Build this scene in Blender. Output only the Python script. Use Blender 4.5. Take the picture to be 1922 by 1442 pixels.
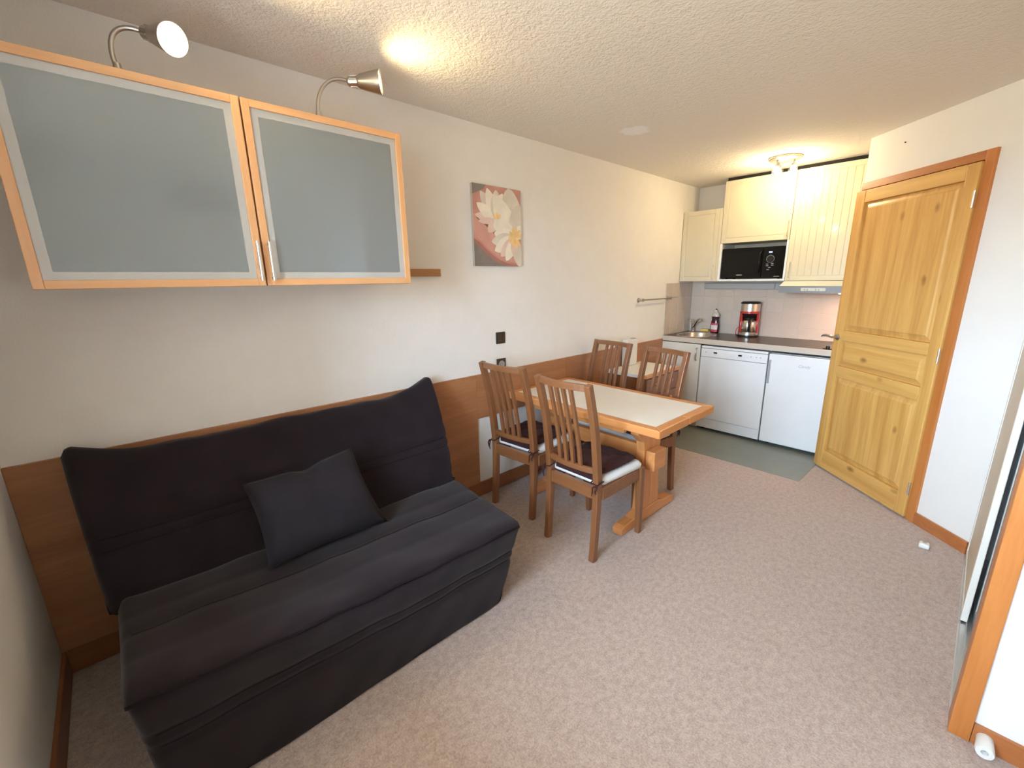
import bpy, bmesh, math, random
from mathutils import Vector, Matrix, Quaternion
random.seed(7)
PI = math.pi
for o in list(bpy.data.objects): bpy.data.objects.remove(o)
S = bpy.context.scene
COL = S.collection

# ------------------------------------------------------------------ camera
cam_d = bpy.data.cameras.new('camera'); cam = bpy.data.objects.new('camera', cam_d); COL.objects.link(cam)
F_PX = 811.124
cam_d.sensor_fit = 'HORIZONTAL'; cam_d.sensor_width = 36.0
cam_d.lens = 36.0 * F_PX / 1922.0
cam_d.shift_x = -20.87 / 1922.0; cam_d.shift_y = 7.24 / 1922.0
cam_d.clip_start = 0.02
fw = Vector((-0.70473234, 0.66647846, -0.2432258)); rt = Vector((0.68939893, 0.72426734, -0.01288163)); up = Vector((-0.16757518, 0.1767577, 0.96988416))
M = Matrix((( rt.x, up.x, -fw.x, 2.2584), (rt.y, up.y, -fw.y, 0.0174), (rt.z, up.z, -fw.z, 1.4929), (0, 0, 0, 1)))
cam.matrix_world = M
S.camera = cam

# ------------------------------------------------------------------ room constants
H = 2.393          # ceiling
L = 4.741          # kitchen wall
YN = -0.345        # window wall
XR = 3.35          # right wall of the wide part
YR = 1.832         # wall facing the camera beside the closet
TH = -0.7332       # direction of the slanted door wall
D0 = Vector((1.5376, 3.9888, 0.0))
WX0, WX1, WZ0, WZ1, WT = 1.05, 2.45, 0.92, 2.16, 0.30   # window in the unseen wall behind the camera

# ------------------------------------------------------------------ world, daylight
W = bpy.data.worlds.new('sky'); S.world = W; W.use_nodes = True
bg = W.node_tree.nodes['Background']
wt_ = W.node_tree; tcw = wt_.nodes.new('ShaderNodeTexCoord'); sxw = wt_.nodes.new('ShaderNodeSeparateXYZ'); mrw = wt_.nodes.new('ShaderNodeMapRange')
mrw.inputs['From Min'].default_value = -.04; mrw.inputs['From Max'].default_value = .04      # horizon: sky above, dull ground below
mxw = wt_.nodes.new('ShaderNodeMixRGB'); mxw.inputs['Color1'].default_value = (.25, .23, .20, 1); mxw.inputs['Color2'].default_value = (.60, .79, 1.0, 1)
wt_.links.new(tcw.outputs['Generated'], sxw.inputs[0]); wt_.links.new(sxw.outputs['Z'], mrw.inputs['Value']); wt_.links.new(mrw.outputs[0], mxw.inputs['Fac']); wt_.links.new(mxw.outputs[0], bg.inputs[0])
bg.inputs[1].default_value = 50.0
pl = bpy.data.lights.new('window_portal', 'AREA'); pl.shape = 'RECTANGLE'; pl.size = WX1 - WX0; pl.size_y = WZ1 - WZ0
pl.cycles.is_portal = True
po = bpy.data.objects.new('window_portal', pl); COL.objects.link(po)
po.location = ((WX0 + WX1) / 2, YN - WT - 0.02, (WZ0 + WZ1) / 2); po.rotation_euler = (PI / 2, 0, 0)
# (area lamp's -Z must point into the room, i.e. to +Y)
S.view_settings.view_transform = 'Standard'; S.view_settings.look = 'None'
S.view_settings.exposure = 0.42; S.view_settings.gamma = 1.0; S.view_settings.use_curve_mapping = False

# ------------------------------------------------------------------ materials
MATS = {}
def new_mat(name):
    m = bpy.data.materials.new(name); m.use_nodes = True
    nt = m.node_tree; b = nt.nodes['Principled BSDF']; MATS[name] = m
    return m, nt, b
def nd(nt, t, **kw):
    n = nt.nodes.new(t)
    for k, v in kw.items(): setattr(n, k, v)
    return n
def ramp(nt, stops):
    r = nt.nodes.new('ShaderNodeValToRGB'); e = r.color_ramp.elements
    while len(e) > len(stops): e.remove(e[-1])
    while len(e) < len(stops): e.new(0.5)
    for i, (p, c) in enumerate(stops):
        e[i].position = p; e[i].color = (c[0], c[1], c[2], 1)
    return r
def coords(nt, scale=(1, 1, 1), rnd=True):
    tc = nd(nt, 'ShaderNodeTexCoord'); mp = nd(nt, 'ShaderNodeMapping')
    mp.inputs['Scale'].default_value = scale
    nt.links.new(tc.outputs['Object'], mp.inputs['Vector'])
    if rnd:
        oi = nd(nt, 'ShaderNodeObjectInfo'); mu = nd(nt, 'ShaderNodeMath', operation='MULTIPLY'); mu.inputs[1].default_value = 17.0
        nt.links.new(oi.outputs['Random'], mu.inputs[0]); nt.links.new(mu.outputs[0], mp.inputs['Location'])
    return mp.outputs['Vector']
def noise(nt, vec, sc, det=4, rough=.55, dist=0):
    n = nd(nt, 'ShaderNodeTexNoise'); n.inputs['Scale'].default_value = sc; n.inputs['Detail'].default_value = det
    n.inputs['Roughness'].default_value = rough; n.inputs['Distortion'].default_value = dist
    nt.links.new(vec, n.inputs['Vector']); return n.outputs['Fac']
def bump(nt, b, h, strength, dist):
    bp = nd(nt, 'ShaderNodeBump'); bp.inputs['Strength'].default_value = strength; bp.inputs['Distance'].default_value = dist
    nt.links.new(h, bp.inputs['Height']); nt.links.new(bp.outputs[0], b.inputs['Normal'])
def plain(name, c, rough=.5, metal=0, spec=.5, coat=0, var=.06, bscale=0, bdist=.001, bstr=.3, sheen=0):
    m, nt, b = new_mat(name)
    v = coords(nt)
    n = noise(nt, v, 9.0, 3)
    r = ramp(nt, [(.3, [x * (1 - var) for x in c]), (.7, [min(1, x * (1 + var)) for x in c])])
    nt.links.new(n, r.inputs[0]); nt.links.new(r.outputs[0], b.inputs['Base Color'])
    b.inputs['Roughness'].default_value = rough; b.inputs['Metallic'].default_value = metal
    b.inputs['Specular IOR Level'].default_value = spec; b.inputs['Coat Weight'].default_value = coat
    b.inputs['Coat Roughness'].default_value = .08
    if sheen:
        b.inputs['Sheen Weight'].default_value = sheen; b.inputs['Sheen Roughness'].default_value = .5
    if bscale: bump(nt, b, noise(nt, v, bscale, 5, .6), bstr, bdist)
    return m
def wood(name, c1, c2, axis=1, scale=14.0, stretch=.07, rough=.45, knots=0, flat=1, kcol=(.12, .05, .015), coat=.15, wave=0):
    m, nt, b = new_mat(name)
    sc = [1, 1, 1]; sc[axis] = stretch
    v = coords(nt, sc)
    n1 = noise(nt, v, scale, 6, .62, .8)
    n2 = noise(nt, v, scale * 7, 3, .6, 0)
    r = ramp(nt, [(.32, c1), (.68, c2)])
    mx = nd(nt, 'ShaderNodeMath', operation='MULTIPLY_ADD'); mx.inputs[1].default_value = .25; 
    nt.links.new(n2, mx.inputs[0]); 
    mm = nd(nt, 'ShaderNodeMath', operation='MULTIPLY'); mm.inputs[1].default_value = .75; nt.links.new(n1, mm.inputs[0])
    nt.links.new(mm.outputs[0], mx.inputs[2]); nt.links.new(mx.outputs[0], r.inputs[0])
    col = r.outputs[0]
    if knots:
        sk = [1, 1, 1]; sk[axis] = .6; sk[flat] = 0
        vk = coords(nt, sk)
        vd = nd(nt, 'ShaderNodeVectorMath', operation='ADD')
        nn = nd(nt, 'ShaderNodeTexNoise'); nn.inputs['Scale'].default_value = 30; nt.links.new(vk, nn.inputs['Vector'])
        vs = nd(nt, 'ShaderNodeVectorMath', operation='SCALE'); vs.inputs['Scale'].default_value = .012
        nt.links.new(nn.outputs['Color'], vs.inputs[0]); nt.links.new(vk, vd.inputs[0]); nt.links.new(vs.outputs[0], vd.inputs[1])
        vo = nd(nt, 'ShaderNodeTexVoronoi'); vo.inputs['Scale'].default_value = knots; nt.links.new(vd.outputs[0], vo.inputs['Vector'])
        mr = nd(nt, 'ShaderNodeMapRange'); mr.inputs['From Min'].default_value = .04; mr.inputs['From Max'].default_value = .15
        mr.inputs['To Min'].default_value = .9; mr.inputs['To Max'].default_value = 0
        nt.links.new(vo.outputs['Distance'], mr.inputs['Value'])
        mi = nd(nt, 'ShaderNodeMixRGB'); mi.inputs['Color2'].default_value = (*kcol, 1)
        nt.links.new(mr.outputs[0], mi.inputs['Fac']); nt.links.new(col, mi.inputs['Color1']); col = mi.outputs[0]
    nt.links.new(col, b.inputs['Base Color'])
    b.inputs['Roughness'].default_value = rough; b.inputs['Coat Weight'].default_value = coat; b.inputs['Coat Roughness'].default_value = .25
    bump(nt, b, n2, .12, .0008)
    return m
def emis(name, c, s):
    m, nt, b = new_mat(name)
    b.inputs['Base Color'].default_value = (*c, 1); b.inputs['Emission Color'].default_value = (*c, 1); b.inputs['Emission Strength'].default_value = s
    return m

plain('wall_paint', (.80, .765, .72), .85, bscale=160, bdist=.0025, bstr=.55, var=.015)
plain('wall_paint_smooth', (.80, .79, .76), .7, bscale=220, bdist=.0010, bstr=.25, var=.01)
# popcorn ceiling with a repaired patch
m, nt, b = new_mat('ceiling_paint')
v = coords(nt, rnd=False)
n1 = noise(nt, v, 95, 4, .6); n2 = noise(nt, v, 33, 3, .5)
ad = nd(nt, 'ShaderNodeMath', operation='ADD'); nt.links.new(n1, ad.inputs[0]); nt.links.new(n2, ad.inputs[1])
bump(nt, b, ad.outputs[0], .9, .007)
dv = nd(nt, 'ShaderNodeVectorMath', operation='DISTANCE'); dv.inputs[1].default_value = (.555, 2.625, H)
nt.links.new(v, dv.inputs[0])
pn = noise(nt, v, 22, 3, .6)
mu = nd(nt, 'ShaderNodeMath', operation='MULTIPLY_ADD'); mu.inputs[1].default_value = .10
nt.links.new(pn, mu.inputs[0]); nt.links.new(dv.outputs['Value'], mu.inputs[2])
r = ramp(nt, [(.125, (.93, .92, .90)), (.145, (.84, .785, .715))]); nt.links.new(mu.outputs[0], r.inputs[0])
nt.links.new(r.outputs[0], b.inputs['Base Color']); b.inputs['Roughness'].default_value = .9
# carpet
m, nt, b = new_mat('carpet')
v = coords(nt, rnd=False)
vs = coords(nt, (1, .7, 1), rnd=False)
a1 = noise(nt, vs, 48, 5, .68, .4); a2 = noise(nt, v, 160, 3, .6); a3 = noise(nt, v, 3.0, 2)
x1 = nd(nt, 'ShaderNodeMath', operation='MULTIPLY_ADD'); x1.inputs[1].default_value = .55; nt.links.new(a2, x1.inputs[0])
x0 = nd(nt, 'ShaderNodeMath', operation='MULTIPLY_ADD'); x0.inputs[1].default_value = .5; x0.inputs[2].default_value = 0; nt.links.new(a1, x0.inputs[0])
nt.links.new(x0.outputs[0], x1.inputs[2])
r = ramp(nt, [(.36, (.33, .245, .215)), (.50, (.43, .34, .30)), (.64, (.53, .44, .39))]); nt.links.new(x1.outputs[0], r.inputs[0])
nt.links.new(r.outputs[0], b.inputs['Base Color']); b.inputs['Roughness'].default_value = .95; b.inputs['Specular IOR Level'].default_value = .1
b.inputs['Sheen Weight'].default_value = .2
bump(nt, b, a2, .6, .004)
plain('vinyl', (.20, .215, .185), .32, spec=.5, bscale=60, bdist=.0005, bstr=.2, var=.07)
wood('laminate', (.31, .125, .05), (.44, .20, .088), axis=1, scale=16, stretch=.09, rough=.42)
wood('trim_wood', (.44, .145, .03), (.57, .215, .055), axis=2, scale=20, stretch=.06, rough=.38, knots=3)
wood('trim_wood_flat', (.36, .115, .03), (.47, .17, .05), axis=0, scale=20, stretch=.06, rough=.38)
wood('base_wood', (.24, .085, .03), (.32, .12, .045), axis=1, scale=20, stretch=.06, rough=.45)
wood('pine_v', (.49, .23, .048), (.76, .46, .14), axis=2, scale=11, stretch=.05, rough=.34, knots=6.5, kcol=(.22, .085, .02), coat=.3)
wood('pine_h', (.55, .28, .065), (.74, .45, .14), axis=0, scale=11, stretch=.05, rough=.34, knots=6, kcol=(.22, .085, .02), coat=.3)
wood('table_wood_x', (.53, .195, .055), (.68, .30, .105), flat=2, axis=0, scale=14, stretch=.06, rough=.36, knots=4, kcol=(.22, .08, .02), coat=.3)
wood('table_wood_y', (.53, .195, .055), (.68, .30, .105), flat=2, axis=1, scale=14, stretch=.06, rough=.36, knots=4, kcol=(.22, .08, .02), coat=.3)
wood('table_wood_z', (.53, .195, .055), (.68, .30, .105), flat=0, axis=2, scale=14, stretch=.06, rough=.36, knots=4, kcol=(.22, .08, .02), coat=.3)
wood('chair_wood', (.175, .066, .024), (.25, .10, .037), axis=2, scale=22, stretch=.08, rough=.38, coat=.25)
wood('chair_wood_x', (.175, .066, .024), (.25, .10, .037), axis=0, scale=22, stretch=.08, rough=.38, coat=.25)
wood('beech', (.60, .305, .13), (.68, .37, .17), axis=1, scale=20, stretch=.05, rough=.42)
wood('beech_v', (.60, .305, .13), (.68, .37, .17), axis=2, scale=20, stretch=.05, rough=.42)
wood('shelf_wood', (.33, .15, .05), (.42, .20, .075), axis=1, scale=20, stretch=.05, rough=.45)
plain('table_laminate', (.80, .79, .75), .35, var=.02)
plain('sofa_fabric', (.014, .0085, .0115), .9, spec=.15, bscale=350, bdist=.0008, bstr=.4, var=.15, sheen=.12)
plain('pillow_fabric', (.017, .014, .0175), .9, spec=.15, bscale=300, bdist=.0008, bstr=.4, var=.12, sheen=.03)
plain('sofa_seam', (.012, .009, .010), .95, spec=.1)
plain('seat_white', (.78, .78, .77), .8, bscale=120, bdist=.001, bstr=.3, var=.02)
plain('pad_fabric', (.045, .014, .013), .85, spec=.2, bscale=250, bdist=.0008, bstr=.4, var=.12, sheen=.04)
plain('cream', (.62, .565, .42), .28, coat=.25, var=.015)
plain('cream_body', (.64, .59, .47), .4, var=.02)
plain('base_cream', (.74, .70, .60), .35, coat=.15, var=.015)
plain('white_enamel', (.80, .80, .79), .3, coat=.2, var=.01)
plain('white_plastic', (.78, .78, .76), .4, var=.015)
plain('grey_plastic', (.42, .42, .42), .4, var=.03)
plain('black_plastic', (.010, .010, .010), .35, spec=.3, var=.1)
plain('black_gloss', (.004, .004, .004), .12, spec=.25, var=.05)
plain('steel', (.62, .60, .57), .26, metal=1, var=.03)
plain('chrome', (.80, .80, .80), .08, metal=1, var=.01)
plain('nickel', (.48, .45, .41), .33, metal=1, var=.03)
plain('alu', (.70, .70, .69), .38, metal=1, var=.02)
plain('red_plastic', (.42, .022, .018), .25, coat=.4, var=.04)
plain('worktop_dark', (.040, .028, .022), .30, spec=.3, var=.25)
plain('worktop_edge', (.58, .50, .40), .35, var=.03)
plain('tile_glaze', (.58, .49, .41), .16, coat=.3, var=.025)
plain('grout', (.60, .53, .45), .85, var=.03)
plain('hood_grey', (.20, .21, .22), .45, metal=.3, var=.02)
plain('hood_light', (.62, .62, .55), .35, var=.02)
plain('gap_shade', (.010, .009, .008), .9)
plain('switch_brown', (.040, .024, .012), .35, var=.08)
plain('bottle_dark', (.035, .006, .008), .12, coat=.5, var=.1)
plain('bottle_clear', (.62, .55, .45), .2, coat=.4)
plain('label_red', (.50, .04, .07), .4)
plain('label_white', (.70, .62, .60), .5)
plain('sponge_yellow', (.70, .52, .12), .9, bscale=120, bdist=.002)
plain('closet_beige', (.60, .53, .42), .45, var=.03)
plain('closet_white', (.72, .70, .64), .4, var=.02)
plain('print_pink', (.52, .25, .20), .6, var=.12, bscale=300)
plain('print_pink_light', (.60, .31, .245), .6, var=.1)
plain('print_rim', (.36, .15, .12), .6, var=.1)
plain('print_grey', (.22, .19, .165), .6, var=.15)
plain('print_dark', (.15, .075, .045), .6, var=.2)
plain('petal_cream', (.80, .73, .61), .6, var=.08)
plain('petal_shade', (.66, .59, .50), .6, var=.1)
plain('petal_pink', (.70, .53, .44), .6, var=.08)
plain('stamen', (.78, .52, .22), .6, var=.2)
plain('canvas_side', (.45, .42, .38), .8)
# frosted glass of the wall cabinet
def frosted(name, c, rough, tw):
    m, nt, b = new_mat(name)
    n = noise(nt, coords(nt), 5, 2)
    r = ramp(nt, [(.3, [x * .98 for x in c]), (.7, c)]); nt.links.new(n, r.inputs[0]); nt.links.new(r.outputs[0], b.inputs['Base Color'])
    b.inputs['Roughness'].default_value = rough; b.inputs['Transmission Weight'].default_value = tw
    b.inputs['Coat Weight'].default_value = 1.0; b.inputs['Coat Roughness'].default_value = .03; b.inputs['IOR'].default_value = 1.5
    return m
frosted('frosted_glass', (.50, .55, .56), .40, .65)
frosted('clear_border', (.52, .51, .48), .35, .15)
# thin window glass: light passes, a faint reflection stays
m, nt, b = new_mat('window_glass')
out = nt.nodes['Material Output']; tr = nd(nt, 'ShaderNodeBsdfTransparent'); gl = nd(nt, 'ShaderNodeBsdfGlossy'); gl.inputs['Roughness'].default_value = .02
mx = nd(nt, 'ShaderNodeMixShader'); mx.inputs[0].default_value = .06
nt.links.new(tr.outputs[0], mx.inputs[1]); nt.links.new(gl.outputs[0], mx.inputs[2]); nt.links.new(mx.outputs[0], out.inputs['Surface'])
m, nt, b = new_mat('shade_glass')
out = nt.nodes['Material Output']; tr = nd(nt, 'ShaderNodeBsdfTransparent'); gl = nd(nt, 'ShaderNodeBsdfGlossy'); gl.inputs['Roughness'].default_value = .05
mx = nd(nt, 'ShaderNodeMixShader'); mx.inputs[0].default_value = .12
nt.links.new(tr.outputs[0], mx.inputs[1]); nt.links.new(gl.outputs[0], mx.inputs[2]); nt.links.new(mx.outputs[0], out.inputs['Surface'])
emis('bulb_warm', (1.0, .80, .42), 22)
emis('bulb_kitchen', (1.0, .86, .60), 30)
emis('hood_lamp', (1.0, .62, .34), 12)
emis('display', (.35, .45, .9), 1.2)

# ------------------------------------------------------------------ mesh builder
class MB:
    def __init__(s): s.bm = bmesh.new()
    def box(s, x0, x1, y0, y1, z0, z1, bev=0, seg=2, mat=None):
        r = bmesh.ops.create_cube(s.bm, size=1)
        vs = r['verts']
        for v in vs:
            v.co = Vector(((x0 + x1) / 2 + v.co.x * (x1 - x0), (y0 + y1) / 2 + v.co.y * (y1 - y0), (z0 + z1) / 2 + v.co.z * (z1 - z0)))
        if bev:
            es = list({e for v in vs for e in v.link_edges})
            rr = bmesh.ops.bevel(s.bm, geom=es, offset=bev, segments=seg, affect='EDGES', profile=.5)
            vs = list({v for f in rr['faces'] for v in f.verts} | {v for v in vs if v.is_valid})
        if mat is not None: bmesh.ops.transform(s.bm, matrix=mat, verts=vs)
        return s
    def rings(s, rings, cap=True, closed=False):
        R = [[s.bm.verts.new(p) for p in r] for r in rings]
        n = len(R[0])
        m = len(R) if closed else len(R) - 1
        for i in range(m):
            a, b = R[i], R[(i + 1) % len(R)]
            for j in range(n):
                k = (j + 1) % n
                try: s.bm.faces.new((a[j], a[k], b[k], b[j]))
                except ValueError: pass
        if cap and not closed:
            for r in (R[0][::-1], R[-1]):
                try: s.bm.faces.new(r)
                except ValueError: pass
        return s
    def tube(s, pts, rad, n=10, cap=True):
        pts = [Vector(p) for p in pts]; rings = []; ref = None
        rads = rad if isinstance(rad, (list, tuple)) else [rad] * len(pts)
        for i, p in enumerate(pts):
            t = (pts[min(i + 1, len(pts) - 1)] - pts[max(i - 1, 0)]).normalized()
            if ref is None:
                ref = Vector((0, 0, 1)) if abs(t.z) < .9 else Vector((1, 0, 0))
            u = (ref - t * ref.dot(t)).normalized(); w = t.cross(u); ref = u
            rings.append([p + (u * math.cos(2 * PI * k / n) + w * math.sin(2 * PI * k / n)) * rads[i] for k in range(n)])
        return s.rings(rings, cap)
    def lathe(s, prof, c=(0, 0, 0), n=24, axis=None, cap=True, sx=1, sy=1):
        c = Vector(c); q = Quaternion() if axis is None else Vector((0, 0, 1)).rotation_difference(Vector(axis).normalized())
        return s.rings([[c + q @ Vector((r * sx * math.cos(2 * PI * k / n), r * sy * math.sin(2 * PI * k / n), z)) for k in range(n)] for r, z in prof], cap)
    def prism(s, poly, axis, a, b, bev=0):
        def P(u, v, w): return {0: (w, u, v), 1: (u, w, v), 2: (u, v, w)}[axis]
        s.rings([[P(u, v, a) for u, v in poly], [P(u, v, b) for u, v in poly]])
        return s
    def sweep(s, rect, path, xdir):
        """square section (w,d) swept along path; xdir is the section's width direction"""
        rings = []; xd = Vector(xdir).normalized(); path = [Vector(p) for p in path]
        for i, p in enumerate(path):
            t = (path[min(i + 1, len(path) - 1)] - path[max(i - 1, 0)]).normalized()
            dd = t.cross(xd).normalized(); w, d = rect[i] if isinstance(rect, list) else rect
            rings.append([p + xd * (w / 2 * a) + dd * (d / 2 * b_) for a, b_ in ((-1, -1), (1, -1), (1, 1), (-1, 1))])
        return s.rings(rings)
    def build(s, name, mat, parent=None, smooth=False, off=None, bevel=0):
        bm = s.bm
        if off is not None: bmesh.ops.translate(bm, vec=Vector(off), verts=bm.verts)
        bmesh.ops.recalc_face_normals(bm, faces=bm.faces)
        me = bpy.data.meshes.new(name); bm.to_mesh(me); bm.free()
        o = bpy.data.objects.new(name, me); COL.objects.link(o)
        if mat: me.materials.append(MATS[mat])
        if smooth:
            for p in me.polygons: p.use_smooth = True
            if smooth != 'all': me.set_sharp_from_angle(angle=math.radians(40))
        if bevel:
            md = o.modifiers.new('bevel', 'BEVEL'); md.width = bevel; md.segments = 2; md.limit_method = 'ANGLE'
        if parent is not None: o.parent = parent
        return o
def tag(o, label, cat=None, group=None, kind=None):
    if label: o['label'] = label
    if cat: o['category'] = cat
    if group: o['group'] = group
    if kind: o['kind'] = kind
    return o
def thing(name, label, cat, loc=(0, 0, 0), rz=0, group=None, kind=None):
    o = bpy.data.objects.new(name, None); COL.objects.link(o); o.empty_display_size = .05
    o.location = loc; o.rotation_euler = (0, 0, rz)
    return tag(o, label, cat, group, kind)
class Thing:
    """parts given in world coordinates, stored relative to the thing's base"""
    def __init__(s, name, label, cat, loc, group=None, kind=None):
        s.o = thing(name, label, cat, loc, 0, group, kind); s.off = tuple(-c for c in loc)
    def part(s, mb, name, mat, smooth=False, parent=None, bevel=0): return mb.build(name, mat, parent or s.o, smooth, s.off, bevel)
def copy_tree(o, parent=None):
    c = o.copy(); COL.objects.link(c); c.parent = parent
    for ch in list(o.children): copy_tree(ch, c)
    return c
def text_mesh(name, body, size, mat, parent, loc, rot, extr=.0004, shear=0):
    cu = bpy.data.curves.new(name, 'FONT'); cu.body = body; cu.size = size; cu.extrude = extr; cu.align_x = 'CENTER'; cu.shear = shear
    t = bpy.data.objects.new(name, cu); COL.objects.link(t)
    bpy.context.view_layer.update()
    me = bpy.data.meshes.new_from_object(t.evaluated_get(bpy.context.evaluated_depsgraph_get()))
    bpy.data.objects.remove(t)
    o = bpy.data.objects.new(name, me); COL.objects.link(o); me.materials.clear(); me.materials.append(MATS[mat])
    o.parent = parent; o.location = loc; o.rotation_euler = rot
    return o

# ------------------------------------------------------------------ room shell
def dw(s, d, z=0):   # slanted wall: s along, d behind (+) / into the room (-)
    t = Vector((math.cos(TH), math.sin(TH), 0)); n = Vector((-math.sin(TH), math.cos(TH), 0))
    p = D0 + t * s + n * d; return (p.x, p.y, z)
fl = MB().box(-.1, XR + .1, YN - WT, L + .1, -.08, 0).build('floor', 'carpet'); tag(fl, 'pinkish beige mottled carpet floor', 'floor', kind='structure')
vp = [(0, 3.54), (1.518, 3.54), (1.528, 3.975), (1.80, 4.2), (1.80, L), (0, L)]
MB().prism(vp, 2, .0, .003).build('vinyl_flooring', 'vinyl', fl)['label'] = 'grey green vinyl flooring in front of the kitchen units'
tag(MB().box(-.1, XR + .1, YN - WT, L + .1, H, H + .08).build('ceiling', 'ceiling_paint'), 'rough textured off-white ceiling', 'ceiling', kind='structure')
wall_left = tag(MB().box(-.1, 0, YN, L, 0, H).build('wall_left', 'wall_paint'), 'long white textured wall behind the sofa', 'wall', kind='structure')
wall_back = tag(MB().box(-.1, 1.84, L, L + .1, 0, H).build('wall_back', 'wall_paint_smooth'), 'white wall behind the kitchen units', 'wall', kind='structure')
m = MB()
m.box(-.1, WX0, YN - WT, YN, 0, H); m.box(WX1, XR + .1, YN - WT, YN, 0, H); m.box(WX0, WX1, YN - WT, YN, WZ1, H); m.box(WX0, WX1, YN - WT, YN, 0, WZ0)
tag(m.build('wall_front', 'wall_paint'), 'white textured window wall at the end of the sofa', 'wall', kind='structure')
# slanted wall with the door opening
m = MB()
for a, b_, z0, z1 in ((0, .83, 2.085, H), (.83, 1.185, 0, H)):
    q = [dw(a, 0), dw(b_, 0), dw(b_, .07), dw(a, .07)]
    m.prism([(p[0], p[1]) for p in q], 2, z0, z1)
tag(m.build('wall_door', 'wall_paint_smooth'), 'slanted white wall holding the pine door', 'wall', kind='structure')
e1 = dw(0, .0); e2 = dw(0, .30); 
m = MB().prism([(e1[0] + .02, e1[1] + .02), (e2[0], e2[1]), (e2[0], L), (e2[0] + .08, L), (e2[0] + .08, e2[1] - .05), (dw(.1, .07)[0], dw(.1, .07)[1])], 2, 0, H)
tag(m.build('wall_kitchen', 'wall_paint_smooth'), 'short white wall at the right end of the kitchen', 'wall', kind='structure')
tag(MB().box(2.462, XR, YR, YR + .08, 0, H).build('wall_right', 'wall_paint_smooth'), 'white wall beside the closet with a door stop', 'wall', kind='structure')
tag(MB().box(XR, XR + .1, YN, YR + .08, 0, H).build('wall_side', 'wall_paint_smooth'), 'white side wall of the wider room end', 'wall', kind='structure')
m = MB().box(3.0, 3.06, YR + .08, 3.3, 0, H); m.box(2.42, 3.06, 3.20, 3.26, 0, H)
tag(m.build('wall_closet', 'wall_paint_smooth'), 'white inner walls of the closet', 'wall', kind='structure')
q = [dw(-.02, .30), dw(1.5, .30), dw(1.5, .36), dw(-.02, .36)]  # added backing slab, keeps outside light from leaking under the door
tag(MB().prism([(p[0], p[1]) for p in q], 2, 0, H).build('wall_backing', 'wall_paint_smooth'), 'unseen white slab added behind the pine door to block a light leak', 'wall', kind='structure')
# window in the unseen wall
wn = Thing('window_1', 'white framed window with two glazed sashes', 'window', ((WX0 + WX1) / 2, YN - WT + .05, WZ0), kind='structure')
yw = YN - WT + .03
m = MB(); f = .05
m.box(WX0, WX0 + f, yw, yw + .06, WZ0, WZ1); m.box(WX1 - f, WX1, yw, yw + .06, WZ0, WZ1); m.box(WX0 + f, WX1 - f, yw, yw + .06, WZ1 - f, WZ1); m.box(WX0 + f, WX1 - f, yw, yw + .06, WZ0, WZ0 + f)
m.box((WX0 + WX1) / 2 - .04, (WX0 + WX1) / 2 + .04, yw, yw + .06, WZ0 + f, WZ1 - f)
wn.part(m, 'window_frame', 'white_plastic')
for a, b_ in ((WX0 + f, (WX0 + WX1) / 2 - .04), ((WX0 + WX1) / 2 + .04, WX1 - f)):
    wn.part(MB().box(a, b_, yw + .025, yw + .031, WZ0 + f, WZ1 - f), 'pane', 'window_glass')
# unseen recess added outside the window to cut oblique and high daylight
BD = YN - WT - 1.25
m = MB().box(WX0 - .25, WX0 - .12, BD, YN - WT, 0, 2.48); m.box(WX1 + .12, WX1 + .25, BD, YN - WT, 0, 2.48)
tag(m.build('wall_baffle', 'wall_paint'), 'unseen white side walls added outside the window to cut oblique daylight', 'wall', kind='structure')
tag(MB().box(WX0 - .25, WX1 + .25, BD, YN - WT, 2.48, 2.6).build('ceiling_baffle', 'wall_paint'), 'unseen white slab added over the window recess to cut high daylight', 'ceiling', kind='structure')
tag(MB().box(WX0 - .25, WX1 + .25, BD, YN - WT, -.12, 0).build('floor_baffle', 'grout'), 'unseen pale floor slab added under the daylight-cutting recess', 'floor', kind='structure')
dq = Thing('door_4', 'beige flush door in the side wall behind the closet corner', 'door', (XR, 1.45, 0), kind='structure')
dq.part(MB().box(XR - .03, XR - .001, 1.16, 1.74, .01, 2.03, .003), 'door_leaf', 'closet_beige')
for a, b_ in ((1.10, 1.159), (1.741, 1.80)): dq.part(MB().box(XR - .02, XR - .001, a, b_, 0, 2.03, .002), 'door_frame', 'trim_wood')
dq.part(MB().box(XR - .02, XR - .001, 1.10, 1.80, 2.031, 2.09, .002), 'door_frame', 'trim_wood_flat')
tag(MB().box(XR - .02, XR - .001, .58, 1.04, 2.05, 2.33, .003).build('trim_6', 'switch_brown'), 'dark panel high on the side wall', 'panel', kind='structure')
# wood laminate panel along the left wall, with an opening left white under the table
PH = .881
tr = Thing('trim_1', 'orange brown laminate panelling along the foot of the long wall', 'wall panel', (0, 0, .107), kind='structure')
OY0, OY1, OZ1 = 1.715, 2.62, .577
for nm, (a, b_, z0, z1) in enumerate(((YN, OY0, .107, PH), (OY0, OY1, OZ1, PH), (OY1, 4.15, .107, PH))):
    tr.part(MB().box(0, .014, a + .001, b_ - .001, z0, z1, .001), 'panel', 'laminate')
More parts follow.
